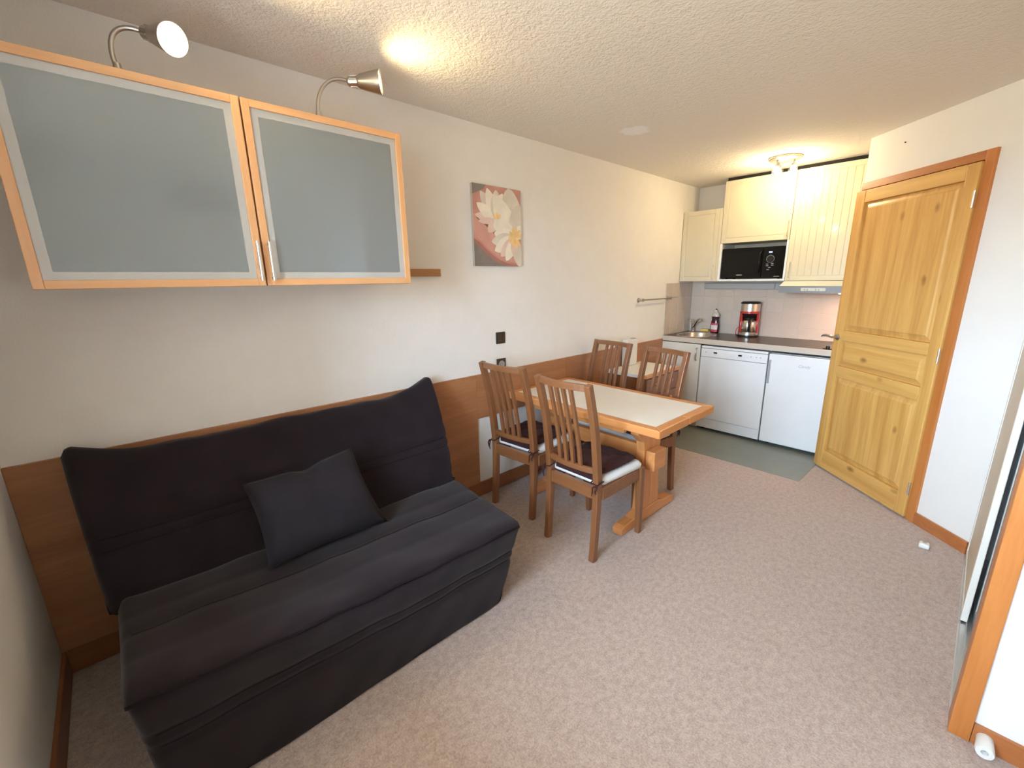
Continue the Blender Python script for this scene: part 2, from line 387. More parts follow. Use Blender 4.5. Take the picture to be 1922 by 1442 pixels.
# baseboards
tag(MB().box(0, .013, YN, 4.15, .003, .105, .002).build('baseboard_left', 'base_wood'), 'brown baseboard under the wall panelling', 'baseboard', kind='structure')
tag(MB().box(.013, WX0, YN, YN + .013, .0, .105, .002).build('baseboard_front', 'base_wood'), 'brown baseboard along the window wall', 'baseboard', kind='structure')
q = [dw(.868, 0), dw(1.183, 0), dw(1.183, -.013), dw(.868, -.013)]
tag(MB().prism([(p[0], p[1]) for p in q], 2, 0, .072).build('baseboard_door', 'trim_wood_flat'), 'orange baseboard between pine door and closet', 'baseboard', kind='structure')
tag(MB().box(2.463, XR, YR - .014, YR, 0, .075, .002).build('baseboard_right', 'trim_wood_flat'), 'orange baseboard carrying the white door stop', 'baseboard', kind='structure')
# closet: post, track, two sliding doors
tag(MB().box(2.41, 2.462, YR - .016, YR + .08, 0, H, .003).build('trim_2', 'trim_wood'), 'tall orange wooden post at the closet corner', 'post', kind='structure')
tk = Thing('trim_3', 'grey metal floor track of the sliding closet doors', 'track', (2.45, 2.5, 0), kind='structure')
tk.part(MB().box(2.410, 2.52, YR + .08, 3.185, 0, .004), 'track_plate', 'alu')
for x in (2.414, 2.434, 2.456): tk.part(MB().box(x, x + .004, YR + .08, 3.19, .004, .010), 'rail', 'grey_plastic')
tag(MB().box(2.410, 2.52, YR + .08, 3.185, 2.31, H).build('trim_4', 'closet_white'), 'white header above the closet doors', 'trim', kind='structure')
for i, (x, y0, y1, lab) in enumerate(((2.414, 2.50, 3.187, 'beige sliding closet door nearest the slanted wall'), (2.457, YR + .082, 2.60, 'beige sliding closet door behind the wooden post'))):
    sd = Thing('door_%d' % (i + 2), lab, 'door', (x, (y0 + y1) / 2, .012), kind='structure')
    sd.part(MB().box(x + .004, x + .020, y0 + .03, y1 - .03, .04, 2.30), 'door_panel', 'closet_beige')
    for a, b_ in ((y0, y0 + .03), (y1 - .03, y1)): sd.part(MB().box(x, x + .023, a, b_, .012, 2.308, .003), 'stile', 'closet_white')
    for a, b_ in ((.012, .04), (2.28, 2.308)): sd.part(MB().box(x + .001, x + .022, y0 + .03, y1 - .03, a, b_), 'rail', 'closet_white')

# ------------------------------------------------------------------ pine door (local frame: x along the slanted wall, y behind it)
fr = thing('trim_5', 'orange stained wooden frame around the pine door', 'door frame', tuple(D0), TH, kind='structure')
MB().box(.817, .868, -.016, .068, 0, 2.108, .002).build('jamb', 'trim_wood', fr)
MB().box(.004, .816, -.016, .068, 2.062, 2.108, .002).build('head', 'trim_wood_flat', fr)
MB().box(.012, .045, .012, .068, 0, 2.061, .002).build('jamb', 'trim_wood', fr)
dr = thing('door_1', 'closed honey pine panelled door with a metal lever handle', 'door', tuple(D0), TH, kind='structure')
y0, y1 = -.030, .010
for a, b_ in ((-.014, .068), (.745, .815)): MB().box(a, b_, y0, y1, .012, 2.056, .004).build('stile', 'pine_v', dr)
for a, b_ in ((1.975, 2.056), (1.026, 1.10), (.752, .835), (.012, .155)): MB().box(.069, .744, y0, y1, a, b_, .004).build('rail', 'pine_h', dr)
def raised(mb, a, b_, c, d):
    rs = []
    for ins, yy in ((0, -.012), (.012, -.014), (.030, -.020), (.040, -.026), (.044, -.026)):
        rs.append([(a + ins, yy, c + ins), (b_ - ins, yy, c + ins), (b_ - ins, yy, d - ins), (a + ins, yy, d - ins)])
    rs.insert(0, [(a, .004, c), (b_, .004, c), (b_, .004, d), (a, .004, d)])
    return mb.rings(rs)
raised(MB(), .069, .744, 1.101, 1.974).build('door_panel', 'pine_v', dr)
raised(MB(), .069, .744, .836, 1.025).build('door_panel', 'pine_h', dr)
raised(MB(), .069, .744, .156, .751).build('door_panel', 'pine_v', dr)
for z in (1.872, 1.037, .205):
    MB().lathe([(.0055, -.042), (.0055, .042)], (.818, -.034, z), 12).lathe([(.0065, -.001), (.0065, .001)], (.818, -.034, z), 12).build('hinge', 'alu', dr, True)
hd = MB().lathe([(.024, 0), (.024, .006), (.018, .009)], (.027, -.030, 1.045), 20, (0, -1, 0))
hd.tube([(.027, -.036, 1.045), (.027, -.075, 1.045)], .009)
hd.tube([(.033, -.075, 1.047), (.015, -.078, 1.050), (-.03, -.078, 1.052), (-.065, -.076, 1.046), (-.085, -.072, 1.036)], [.010, .011, .010, .008, .005])
tag(hd.build('door_handle', 'nickel', dr, True), 'brushed metal lever handle')

# ------------------------------------------------------------------ tiles
TP = .155
zl = [.914, 1.007, 1.150, 1.293, 1.437]
g = .0016
for j in range(4):
    for i in range(12):
        a = max(0.003, -.005 + TP * i); b_ = min(e2[0] - .002, -.005 + TP * (i + 1))
        if b_ - a < .02: continue
        MB().box(a + g, b_ - g, L - .007, L, zl[j] + g, zl[j + 1] - g, .0015, 1).build('tile', 'tile_glaze', wall_back)
    ys = [4.16, 4.275, 4.43, 4.585, L - .008]
    for i in range(4):
        MB().box(0, .007, ys[i] + g, ys[i + 1] - g, zl[j] + g, zl[j + 1] - g, .0015, 1).build('tile', 'tile_glaze', wall_left)
MB().box(.0, e2[0], L - .0045, L, .912, 1.437).build('grout', 'grout', wall_back)
MB().box(.0, .0045, 4.16, L, .912, 1.437).build('grout', 'grout', wall_left)

# ------------------------------------------------------------------ kitchen: base
YB = 4.144
def bar_handle(mb, x, y, z0, z1, r=.005, out=.03):
    mb.tube([(x, y, z0), (x, y - out * .8, z0 + .003), (x, y - out, z0 + .012), (x, y - out, z1 - .012), (x, y - out * .8, z1 - .003), (x, y, z1)], r, 8); return mb
bc = Thing('base_cabinet', 'narrow cream base cabinet under the sink', 'cabinet', (.21, 4.44, .003))
bc.part(MB().box(.004, .418, YB + .021, L - .02, .10, .74), 'body', 'cream_body')
bc.part(MB().box(.004, .418, YB + .06, YB + .075, .003, .10), 'plinth', 'base_cream')
d_ = bc.part(MB().box(.006, .416, YB, YB + .02, .10, .856, .002), 'door', 'base_cream')
bc.part(bar_handle(MB(), .385, YB, .70, .82), 'handle', 'nickel', True, d_)
dws = Thing('dishwasher', 'white dishwasher with control strip beside the narrow base cabinet', 'dishwasher', (.727, 4.42, .003))
X0, X1 = .4266, 1.022
dws.part(MB().box(X0 + .004, X1 - .004, YB + .035, L - .06, .03, .828), 'body', 'white_enamel')
dws.part(MB().box(X0, X1, YB + .002, YB + .5, .829, .850, .003), 'top_panel', 'white_enamel')
dws.part(MB().box(X0, X1, YB, YB + .034, .745, .825, .004), 'control_panel', 'white_enamel')
for x in (.565, .79): dws.part(MB().box(x - .016, x + .016, YB - .003, YB + .004, .783, .798, .002), 'button', 'black_plastic')
dws.part(MB().box(.61, .75, YB - .0025, YB + .004, .777, .800, .001), 'grip', 'white_plastic')
for x in (.475, .885, .93, .965): dws.part(MB().lathe([(.005, 0), (.005, .003)], (x, YB + .001, .79), 10, (0, -1, 0)), 'indicator', 'grey_plastic')
dws.part(MB().box(X0, X1, YB + .001, YB + .034, .130, .742, .004), 'door', 'white_enamel')
dws.part(MB().box(X0 + .003, X1 - .003, YB + .012, YB + .034, .030, .126, .003), 'kick_plate', 'white_enamel')
for x in (X0 + .05, X1 - .05): dws.part(MB().lathe([(.018, 0), (.018, .03)], (x, YB + .08, .003), 10), 'foot', 'black_plastic')
rf = Thing('refrigerator', 'white undercounter refrigerator beside the pine door', 'refrigerator', (1.31, 4.42, .003))
X0, X1 = 1.032, 1.582
rf.part(MB().box(X0 + .003, X1 - .003, YB + .05, L - .05, .03, .840), 'body', 'white_enamel')
dd = rf.part(MB().box(X0, X1, YB, YB + .045, .035, .838, .006), 'door', 'white_enamel')
rf.part(MB().box(X0 + .002, X0 + .013, YB - .010, YB + .002, .575, .785, .003).box(X0 + .016, X0 + .022, YB - .010, YB + .002, .575, .785, .002), 'handle', 'grey_plastic', False, dd)
text_mesh('logo', 'Candy', .034, 'grey_plastic', dd, (1.305 - 1.31, YB - .0006 - 4.42, .745 - .003), (PI / 2, 0, 0), .0004, .3)
for x in (X0 + .05, X1 - .05): rf.part(MB().lathe([(.018, 0), (.018, .032)], (x, YB + .09, .003), 10), 'foot', 'black_plastic')
# worktop with a hole for the sink
XW = e2[0] - .003
wt = Thing('worktop', 'dark brown kitchen worktop with a pale front edge', 'worktop', (.85, 4.44, .864))
SC = (.235, 4.43); SRX, SRY = .165, .215
x0, x1, y0, y1 = .003, XW, YB + .012, L - .008
angs = sorted([2 * PI * k / 48 for k in range(48)] + [math.atan2(yy - SC[1], xx - SC[0]) % (2 * PI) for xx in (x0, x1) for yy in (y0, y1)])
inn, outr = [], []
for a in angs:
    c, s_ = math.cos(a), math.sin(a)
    inn.append((SC[0] + SRX * c, SC[1] + SRY * s_))
    t = min([( (x1 - SC[0]) / c if c > 1e-9 else 9e9), ((x0 - SC[0]) / c if c < -1e-9 else 9e9), ((y1 - SC[1]) / s_ if s_ > 1e-9 else 9e9), ((y0 - SC[1]) / s_ if s_ < -1e-9 else 9e9)])
    outr.append((SC[0] + t * c, SC[1] + t * s_))
m = MB().rings([[(x, y, .912) for x, y in inn], [(x, y, .912) for x, y in outr], [(x, y, .866) for x, y in outr], [(x, y, .866) for x, y in inn]], closed=True)
wt.part(m, 'slab', 'worktop_dark')
wt.part(MB().box(.003, XW, YB + .001, YB + .012, .864, .913, .002), 'front_edge', 'worktop_edge')
wt.part(MB().box(.008, XW, L - .020, L - .008, .912, .920, .002), 'sealing_strip', 'worktop_edge')
sk = Thing('kitchen_sink', 'oval stainless steel sink set into the dark worktop', 'sink', (SC[0], SC[1], .80))
prof = [(1.13, .9125), (1.12, .9165), (1.02, .9165), (.97, .912), (.95, .90), (.90, .80), (.80, .775), (.1, .770), (.1, .768), (.82, .770), (.93, .80), (.985, .90), (1.0, .911)]
m = MB().rings([[(SC[0] + SRX * k_ * math.cos(2 * PI * i / 40), SC[1] + SRY * k_ * math.sin(2 * PI * i / 40), z) for i in range(40)] for k_, z in prof], closed=True)
sk.part(m, 'bowl', 'steel', True)
sk.part(MB().lathe([(.022, .768), (.022, .774), (.016, .775), (.0, .773)], (SC[0], SC[1], 0), 20), 'drain', 'chrome', True)
fc = Thing('faucet', 'chrome mixer tap at the corner behind the sink', 'faucet', (.085, 4.655, .912))
m = MB().lathe([(.026, .912), (.026, .918), (.019, .924), (.018, .985), (.021, .99), (.021, 1.02), (.012, 1.028)], (.085, 4.655, 0), 20)
fc.part(m, 'body', 'chrome', True)
fc.part(MB().tube([(.09, 4.65, .955), (.13, 4.61, 1.01), (.18, 4.56, 1.055), (.20, 4.54, 1.06), (.212, 4.528, 1.05)], [.012, .011, .011, .013, .013], 12), 'spout', 'chrome', True)
fc.part(MB().tube([(.085, 4.655, 1.03), (.06, 4.63, 1.04), (.045, 4.605, 1.05)], [.012, .008, .007], 10), 'lever', 'chrome', True)
hb = Thing('hob', 'black glass ceramic hob in the worktop behind the pine door', 'hob', (1.555, 4.42, .912))
hb.part(MB().box(1.405, 1.705, 4.19, 4.68, .9125, .918, .002), 'glass_plate', 'black_gloss')
for y in (4.32, 4.55): hb.part(MB().rings([[(1.56 + r_ * math.cos(2 * PI * i / 32), y + r_ * math.sin(2 * PI * i / 32), .9185) for i in range(32)] for r_ in (.075, .078)], cap=False), 'burner_ring', 'grey_plastic')
hb.part(MB().lathe([(.016, .918), (.014, .936), (.0, .937)], (1.435, 4.215, 0), 16), 'knob', 'black_plastic', True)

# ------------------------------------------------------------------ kitchen: wall units
YU = 4.424
def wall_unit(label, xa, xb, z0, z1, shelf_only=False):
    t = Thing('wall_cabinet', label, 'cabinet', ((xa + xb) / 2, (YU + L) / 2, z0))
    return t
yb_ = L - .004
def framed_door(t, xa, xb, z0, z1, grooves=0):
    y = YU
    d = t.part(MB().box(xa, xb, y + .004, y + .02, z0, z1, .002), 'door', 'cream')
    fwid = .042
    for a, b_ in ((xa, xa + fwid), (xb - fwid, xb)): t.part(MB().box(a + .0005, b_ - .0005, y, y + .006, z0 + .0005, z1 - .0005, .0015), 'stile', 'cream', False, d)
    for a, b_ in ((z0, z0 + fwid), (z1 - fwid, z1)): t.part(MB().box(xa + fwid, xb - fwid, y, y + .006, a + .0005, b_ - .0005, .0015), 'rail', 'cream', False, d)
    ia, ib = xa + fwid, xb - fwid
    if grooves:
        n = grooves; w = (ib - ia) / n
        for k in range(n): t.part(MB().box(ia + w * k + .0014, ia + w * (k + 1) - .0014, y + .001, y + .007, z0 + fwid, z1 - fwid, .0018), 'plank', 'cream', False, d)
    else:
        t.part(MB().box(ia + .005, ib - .005, y + .001, y + .007, z0 + fwid + .005, z1 - fwid - .005, .003), 'field', 'cream', False, d)
    return d
u1, u2, u3 = .396, .991, 1.588
t1 = wall_unit('cream wall cabinet lower than its neighbours in the kitchen corner', .003, u1, 1.4525, 2.127)
t1.part(MB().box(.003, u1, YU + .021, yb_, 1.4525, 2.127), 'body', 'cream_body')
d = framed_door(t1, .005, u1 - .028, 1.4525, 2.127)
t1.part(MB().box(u1 - .027, u1, YU + .003, YU + .02, 1.4525, 2.127, .001), 'filler_strip', 'cream')
t1.part(bar_handle(MB(), u1 - .05, YU, 1.475, 1.60, .004, .026), 'handle', 'cream', True, d)
t2 = wall_unit('cream wall cabinet with an open niche holding the microwave', u1, u2, 1.4525, 2.359)
t2.part(MB().box(u1 + .001, u2, YU + .021, yb_, 1.803, 2.359), 'body', 'cream_body')
for a, b_ in ((u1 + .001, u1 + .022), (u2 - .017, u2)): t2.part(MB().box(a, b_, YU + .002, yb_, 1.4525, 1.802, .001), 'side_panel', 'white_plastic')
t2.part(MB().box(u1 + .022, u2 - .017, YU + .002, yb_, 1.4525, 1.470, .001), 'shelf', 'white_plastic')
t2.part(MB().box(u1 + .022, u2 - .017, yb_ - .01, yb_, 1.471, 1.802), 'back_panel', 'cream_body')
d = framed_door(t2, u1 + .003, u2 - .002, 1.803, 2.357)
t2.part(bar_handle(MB(), u2 - .022, YU, 1.83, 1.96, .004, .026), 'handle', 'cream', True, d)
t3 = wall_unit('tall cream wall cabinet with a grooved door above the range hood', u2, u3, 1.4525, 2.359)
t3.part(MB().box(u2 + .001, u3, YU + .021, yb_, 1.4525, 2.359), 'body', 'cream_body')
d = framed_door(t3, u2 + .002, u3, 1.4525, 2.357, 10)
t3.part(bar_handle(MB(), u2 + .03, YU, 1.48, 1.61, .004, .026), 'handle', 'cream', True, d)
tag(MB().box(u1, u3, YU + .05, yb_, 2.3595, H - .001).build('gap_shade_block', 'gap_shade'), 'near-black block painting the shade in the gap above the wall cabinets', 'shade block')  # near-black colour stands in for the shade above the cabinets
# microwave
mw = Thing('microwave', 'black microwave oven standing in the cabinet niche', 'microwave', (.70, 4.57, 1.471))
mx0, mx1, mz0, mz1 = .425, .965, 1.478, 1.752
mw.part(MB().box(mx0, mx1, YU + .022, YU + .28, mz0, mz1, .004), 'body', 'black_plastic')
for x in (mx0 + .04, mx1 - .04):
    for y in (YU + .06, YU + .24): mw.part(MB().lathe([(.012, 1.471), (.012, 1.478)], (x, y, 0), 10), 'foot', 'black_plastic')
dm = mw.part(MB().box(mx0, .79, YU + .002, YU + .021, mz0 + .003, mz1, .004), 'door', 'black_gloss')
mw.part(MB().box(mx0 + .04, .72, YU + .0005, YU + .004, mz0 + .05, mz1 - .035, .001), 'door_window', 'black_gloss', False, dm)
mw.part(MB().tube([(.768, YU + .002, mz0 + .05), (.772, YU - .022, mz0 + .07), (.775, YU - .03, mz0 + .14), (.775, YU - .022, mz0 + .215), (.776, YU + .002, mz0 + .235)], .008, 10), 'handle', 'black_gloss', True, dm)
mw.part(MB().box(.575, .625, YU + .0002, YU + .003, mz0 + .027, mz0 + .032), 'brand_mark', 'alu', False, dm)
cp = mw.part(MB().box(.793, mx1, YU + .002, YU + .021, mz0 + .003, mz1, .004), 'control_panel', 'black_gloss')
mw.part(MB().box(.84, .868, YU + .0008, YU + .003, 1.698, 1.710), 'display', 'display', False, cp)
mw.part(MB().lathe([(.028, 0), (.028, .010), (.025, .014), (0, .014)], (.857, YU + .004, 1.645), 24, (0, -1, 0)), 'dial', 'black_plastic', True, cp)
mw.part(MB().rings([[(.857 + r_ * math.cos(2 * PI * i / 28), YU + yy, 1.645 + r_ * math.sin(2 * PI * i / 28)) for i in range(28)] for r_, yy in ((.031, .0015), (.033, .0015))], cap=False), 'dial_ring', 'grey_plastic', False, cp)
for k, (x, z) in enumerate(((.835, 1.600), (.878, 1.605), (.837, 1.585), (.878, 1.590), (.857, 1.570), (.845, 1.552))):
    mw.part(MB().box(x - .010, x + .010, YU + .0008, YU + .003, z - .0022, z + .0022), 'button', 'grey_plastic', False, cp)
mw.part(MB().box(.90, .945, YU + .0008, YU + .003, mz0 + .012, mz0 + .016), 'button', 'grey_plastic', False, cp)
# range hood
hd = Thing('range_hood', 'slim grey range hood under the grooved wall cabinet', 'range hood', (1.29, 4.5, 1.353))
hx0, hx1 = .998, 1.585
hd.part(MB().prism([(4.285, 1.353), (4.285, 1.408), (4.41, 1.449), (yb_ - .01, 1.449), (yb_ - .01, 1.353)], 0, hx0, hx1), 'body', 'hood_grey')
hd.part(MB().prism([(4.2845, 1.4095), (4.41, 1.4505), (4.42, 1.4505), (4.42, 1.449), (4.2875, 1.408)], 0, hx0, hx1), 'visor', 'hood_light')
hc = hd.part(MB().box(1.165, 1.345, 4.280, 4.286, 1.367, 1.394, .004), 'control_panel', 'grey_plastic')
hc.data.materials[0] = MATS['hood_light']
for x in (1.195, 1.215, 1.275, 1.297): hd.part(MB().box(x - .005, x + .005, 4.276, 4.281, 1.373, 1.388, .002), 'switch', 'grey_plastic', False, hc)
hd.part(MB().box(1.42, 1.52, 4.36, 4.42, 1.345, 1.353, .003), 'lamp_lens', 'hood_lamp')
hd.part(MB().box(1.05, 1.38, 4.34, 4.66, 1.347, 1.353, .002), 'grease_filter', 'steel')
hl = bpy.data.lights.new('hood_light', 'AREA'); hl.shape = 'RECTANGLE'; hl.size = .1; hl.size_y = .06; hl.energy = 3.2; hl.color = (1, .58, .36)
ho = bpy.data.objects.new('hood_light', hl); COL.objects.link(ho); ho.location = (1.47, 4.40, 1.340)
# strip light + sockets under the niche
lb = Thing('under_cabinet_strip', 'long pale strip light and socket block under the microwave niche', 'strip light', (.57, 4.70, 1.36))
lb.part(MB().box(.16, .845, 4.675, L - .007, 1.372, 1.428, .006), 'housing', 'grey_plastic')
lb.part(MB().box(.845, .985, 4.685, L - .007, 1.368, 1.428, .004), 'socket_block', 'grey_plastic')
for x in (.885, .905, .935, .955): lb.part(MB().lathe([(.005, 0), (.005, .003)], (x, 4.686, 1.398), 10, (0, -1, 0)), 'socket_hole', 'black_plastic')

# ------------------------------------------------------------------ things on the worktop
cm = Thing('coffee_maker', 'red and steel filter coffee maker with thermos jug on the worktop', 'coffee maker', (.672, 4.62, .912))
cx, cy, cz = .672, 4.615, .9125
FA = Vector((.36, -.93, 0)).normalized(); SA = Vector((.93, .36, 0))
def cl(f_, s_, z): return Vector((cx, cy, cz)) + FA * f_ + SA * s_ + Vector((0, 0, z))
def ell(rf_, rs_, z, n=28, f0=0): return [cl(f0 + rf_ * math.cos(2 * PI * i / n), rs_ * math.sin(2 * PI * i / n), z) for i in range(n)]
cm.part(MB().rings([ell(.085, .092, 0), ell(.085, .092, .018)]), 'foot', 'black_plastic', True)
cm.part(MB().rings([ell(.082, .089, .018), ell(.082, .089, .04), ell(.075, .083, .046)]), 'base', 'steel', True)
def arc_body(z0, z1, a0, a1, r0, r1):   # column wrapping round the back
    n = 18; rings = []
    for z in (z0, z1):
        o_ = [cl(r1 * .93 * math.cos(a0 + (a1 - a0) * i / n), r1 * math.sin(a0 + (a1 - a0) * i / n), z) for i in range(n + 1)]
        i_ = [cl(r0 * .93 * math.cos(a1 + (a0 - a1) * i / n), r0 * math.sin(a1 + (a0 - a1) * i / n), z) for i in range(n + 1)]
        rings.append(o_ + i_)
    return MB().rings(rings)
cm.part(arc_body(.040, .235, math.radians(62), math.radians(298), .070, .089), 'column', 'red_plastic', True)
cm.part(MB().rings([ell(.083, .089, .228), ell(.083, .089, .250)]), 'collar', 'red_plastic', True)
cm.part(MB().rings([ell(.045, .05, .185, f0=.012), ell(.075, .080, .228)]), 'filter_holder', 'black_plastic', True)
cm.part(MB().rings([ell(.080, .086, .250), ell(.079, .085, .322)]), 'water_tank', 'steel', True)
cm.part(MB().rings([ell(.083, .089, .322), ell(.085, .091, .330), ell(.07, .076, .343)]), 'lid', 'black_plastic', True)
jg = cm.part(MB().rings([ell(.058, .062, .047, f0=.02), ell(.064, .068, .055, f0=.02), ell(.064, .068, .145, f0=.02), ell(.050, .054, .165, f0=.02), ell(.044, .048, .168, f0=.02)]), 'jug', 'steel', True)
cm.part(MB().rings([ell(.045, .049, .168, f0=.02), ell(.043, .047, .184, f0=.02)]), 'jug_lid', 'black_plastic', True, jg)
cm.part(MB().tube([cl(.065, 0, .175), cl(.10, 0, .172), cl(.112, 0, .15), cl(.108, 0, .09), cl(.085, 0, .062), cl(.078, 0, .06)], [.010, .012, .013, .013, .011, .009], 10), 'jug_handle', 'black_plastic', True, jg)
cm.part(MB().tube([cl(-.03, -.085, .09), cl(-.02, -.105, .07), cl(-.015, -.112, .04), cl(-.02, -.108, .012), cl(-.04, -.10, .004), cl(-.09, -.06, .004)], .0035, 8), 'power_cord', 'red_plastic', True)
bt = Thing('dish_soap_bottle', 'dark red washing-up liquid bottle with a clear top beside the sink', 'bottle', (.315, 4.672, .912))
def bprof(pr, nm, mt, par=None): return bt.part(MB().lathe(pr, (.315, 4.672, .9125), 24, sx=1.15, sy=.75), nm, mt, True, par)
bprof([(.034, 0), (.038, .006), (.040, .07), (.036, .115), (.031, .145), (.036, .175)], 'body', 'bottle_dark')
bprof([(.036, .1755), (.036, .182), (.030, .205), (.016, .222), (.012, .226)], 'shoulder', 'bottle_clear')
bprof([(.011, .226), (.011, .238), (.007, .242)], 'cap', 'white_plastic')
bprof([(.005, .242), (.006, .256), (.0, .258)], 'nozzle', 'black_plastic')
def curved_label(z0, z1, a0, a1, mt, nm):
    n = 10; R_ = .0405
    fn = lambda a, z, r_: (.315 + r_ * 1.15 * math.cos(a), 4.672 + r_ * .75 * math.sin(a), .9125 + z)
    m = MB(); A = [math.radians(a0 + (a1 - a0) * i / n) for i in range(n + 1)]
    m.rings([[fn(a, z0, R_) for a in A] + [fn(a, z0, R_ + .0008) for a in A[::-1]], [fn(a, z1, R_) for a in A] + [fn(a, z1, R_ + .0008) for a in A[::-1]]])
    return bt.part(m, nm, mt, True)
curved_label(.088, .108, 230, 320, 'label_red', 'label'); curved_label(.040, .086, 230, 320, 'label_white', 'label'); curved_label(.018, .038, 230, 320, 'label_red', 'label')
sp = MB().box(.155, .245, 4.678, 4.728, .920, .946, .006, 3)
tag(sp.build('sponge', 'sponge_yellow', None, True), 'yellow sponge behind the sink beside the tap', 'sponge')
# towel rail on the long wall
rl = Thing('towel_rail', 'thin metal towel rail on the wall beside the kitchen tiles', 'towel rail', (.03, 3.93, 1.29))
for y in (3.66, 4.19):
    rl.part(MB().lathe([(.022, 0), (.022, .006), (.012, .010), (.010, .045), (.015, .047), (.015, .056), (.0, .058)], (.0, y, 1.291), 16, (1, 0, 0)), 'bracket', 'nickel', True)
rl.part(MB().tube([(.048, 3.645, 1.291), (.048, 4.235, 1.291)], .0065, 10), 'rod', 'nickel', True)

# ------------------------------------------------------------------ ceiling lamp in the kitchen
cl_ = Thing('ceiling_lamp', 'metal ceiling lamp with glowing spot bulbs in the kitchen', 'ceiling lamp', (.99, 4.07, H))
LC = (.99, 4.075)
cl_.part(MB().lathe([(.118, H - .001), (.118, H - .012), (.108, H - .020), (.02, H - .022)], (LC[0], LC[1], 0), 40), 'plate', 'nickel', True)
for k, (dx, dy) in enumerate(((-.045, -.03), (.055, .03), (-.055, .055))):
    bx, by = LC[0] + dx, LC[1] + dy
    cl_.part(MB().tube([(bx, by, H - .018), (bx, by, H - .05)], .008, 10), 'stem', 'nickel', True)
    cl_.part(MB().lathe([(.016, H - .045), (.018, H - .062)], (bx, by, 0), 16), 'socket', 'nickel', True)
    cl_.part(MB().lathe([(.020, H - .058), (.032, H - .075), (.034, H - .115)], (bx, by, 0), 20, cap=False), 'glass_shade', 'shade_glass', True)
    cl_.part(MB().lathe([(.008, H - .062), (.016, H - .070), (.021, H - .090), (.016, H - .106), (.0, H - .111)], (bx, by, 0), 16), 'bulb', 'bulb_kitchen', True)
    ll = bpy.data.lights.new('kitchen_bulb_light', 'POINT'); ll.energy = 4.4; ll.color = (1, .79, .46); ll.shadow_soft_size = .022
    lo = bpy.data.objects.new('kitchen_bulb_light', ll); COL.objects.link(lo); lo.location = (bx, by, H - .135)

# ------------------------------------------------------------------ glass fronted wall cabinets
GX = .385
def glass_cab(label, ya, yb, z0, z1, hy):
    t = Thing('glass_wall_cabinet', label, 'cabinet', (.19, (ya + yb) / 2, z0), 'glass fronted wall cabinets over the sofa')
    th = .016
    for a, b_ in ((ya, ya + th), (yb - th, yb)): t.part(MB().box(.015, GX - .021, a, b_, z0, z1, .001), 'side_panel', 'beech_v')
    for a, b_ in ((z0, z0 + th), (z1 - th, z1)): t.part(MB().box(.015, GX - .021, ya + th, yb - th, a, b_, .001), 'shell_panel', 'beech')
    t.part(MB().box(.002, .014, ya, yb, z0, z1), 'back_panel', 'white_plastic')
    for z in (z0 + (z1 - z0) * .36, z0 + (z1 - z0) * .68): t.part(MB().box(.015, GX - .016, ya + th, yb - th, z - .008, z + .008), 'shelf', 'white_plastic')
    fwid = .026
    d = t.part(MB().box(GX - .012, GX - .007, ya + .05, yb - .05, z0 + .05, z1 - .05), 'door', 'frosted_glass')
    m = MB()
    for a, b_, c, e in ((ya + fwid - .004, ya + .05, z0 + fwid - .004, z1 - fwid + .004), (yb - .05, yb - fwid + .004, z0 + fwid - .004, z1 - fwid + .004), (ya + .05, yb - .05, z0 + fwid - .004, z0 + .05), (ya + .05, yb - .05, z1 - .05, z1 - fwid + .004)):
        m.box(GX - .012, GX - .007, a, b_, c, e)
    t.part(m, 'pane_border', 'clear_border', False, d)
    for a, b_ in ((ya + .0015, ya + fwid), (yb - fwid, yb - .0015)): t.part(MB().box(GX - .020, GX, a, b_, z0 + .001, z1 - .001, .0015), 'stile', 'beech_v', False, d)
    for a, b_ in ((z0 + .001, z0 + fwid), (z1 - fwid, z1 - .001)): t.part(MB().box(GX - .020, GX, ya + fwid, yb - fwid, a, b_, .0015), 'rail', 'beech', False, d)
    h = MB().tube([(GX + .024, hy, 1.502), (GX + .024, hy, 1.640)], .006, 10)
    for z in (1.512, 1.630): h.tube([(GX, hy, z), (GX + .024, hy, z)], .004, 8)
    t.part(h, 'handle', 'alu', True, d)
    return t
glass_cab('beech framed frosted glass cabinet nearest the window wall', -.126, .4715, 1.482, 2.1127, .455)
glass_cab('beech framed frosted glass cabinet beside the protruding wooden batten', .4745, 1.0767, 1.482, 2.1127, .494)
tag(MB().box(.0, .02, 1.079, 1.48, 1.517, 1.558, .001).build('wooden_batten', 'shelf_wood'), 'brown wooden batten on the wall sticking out past the glass cabinet', 'batten')
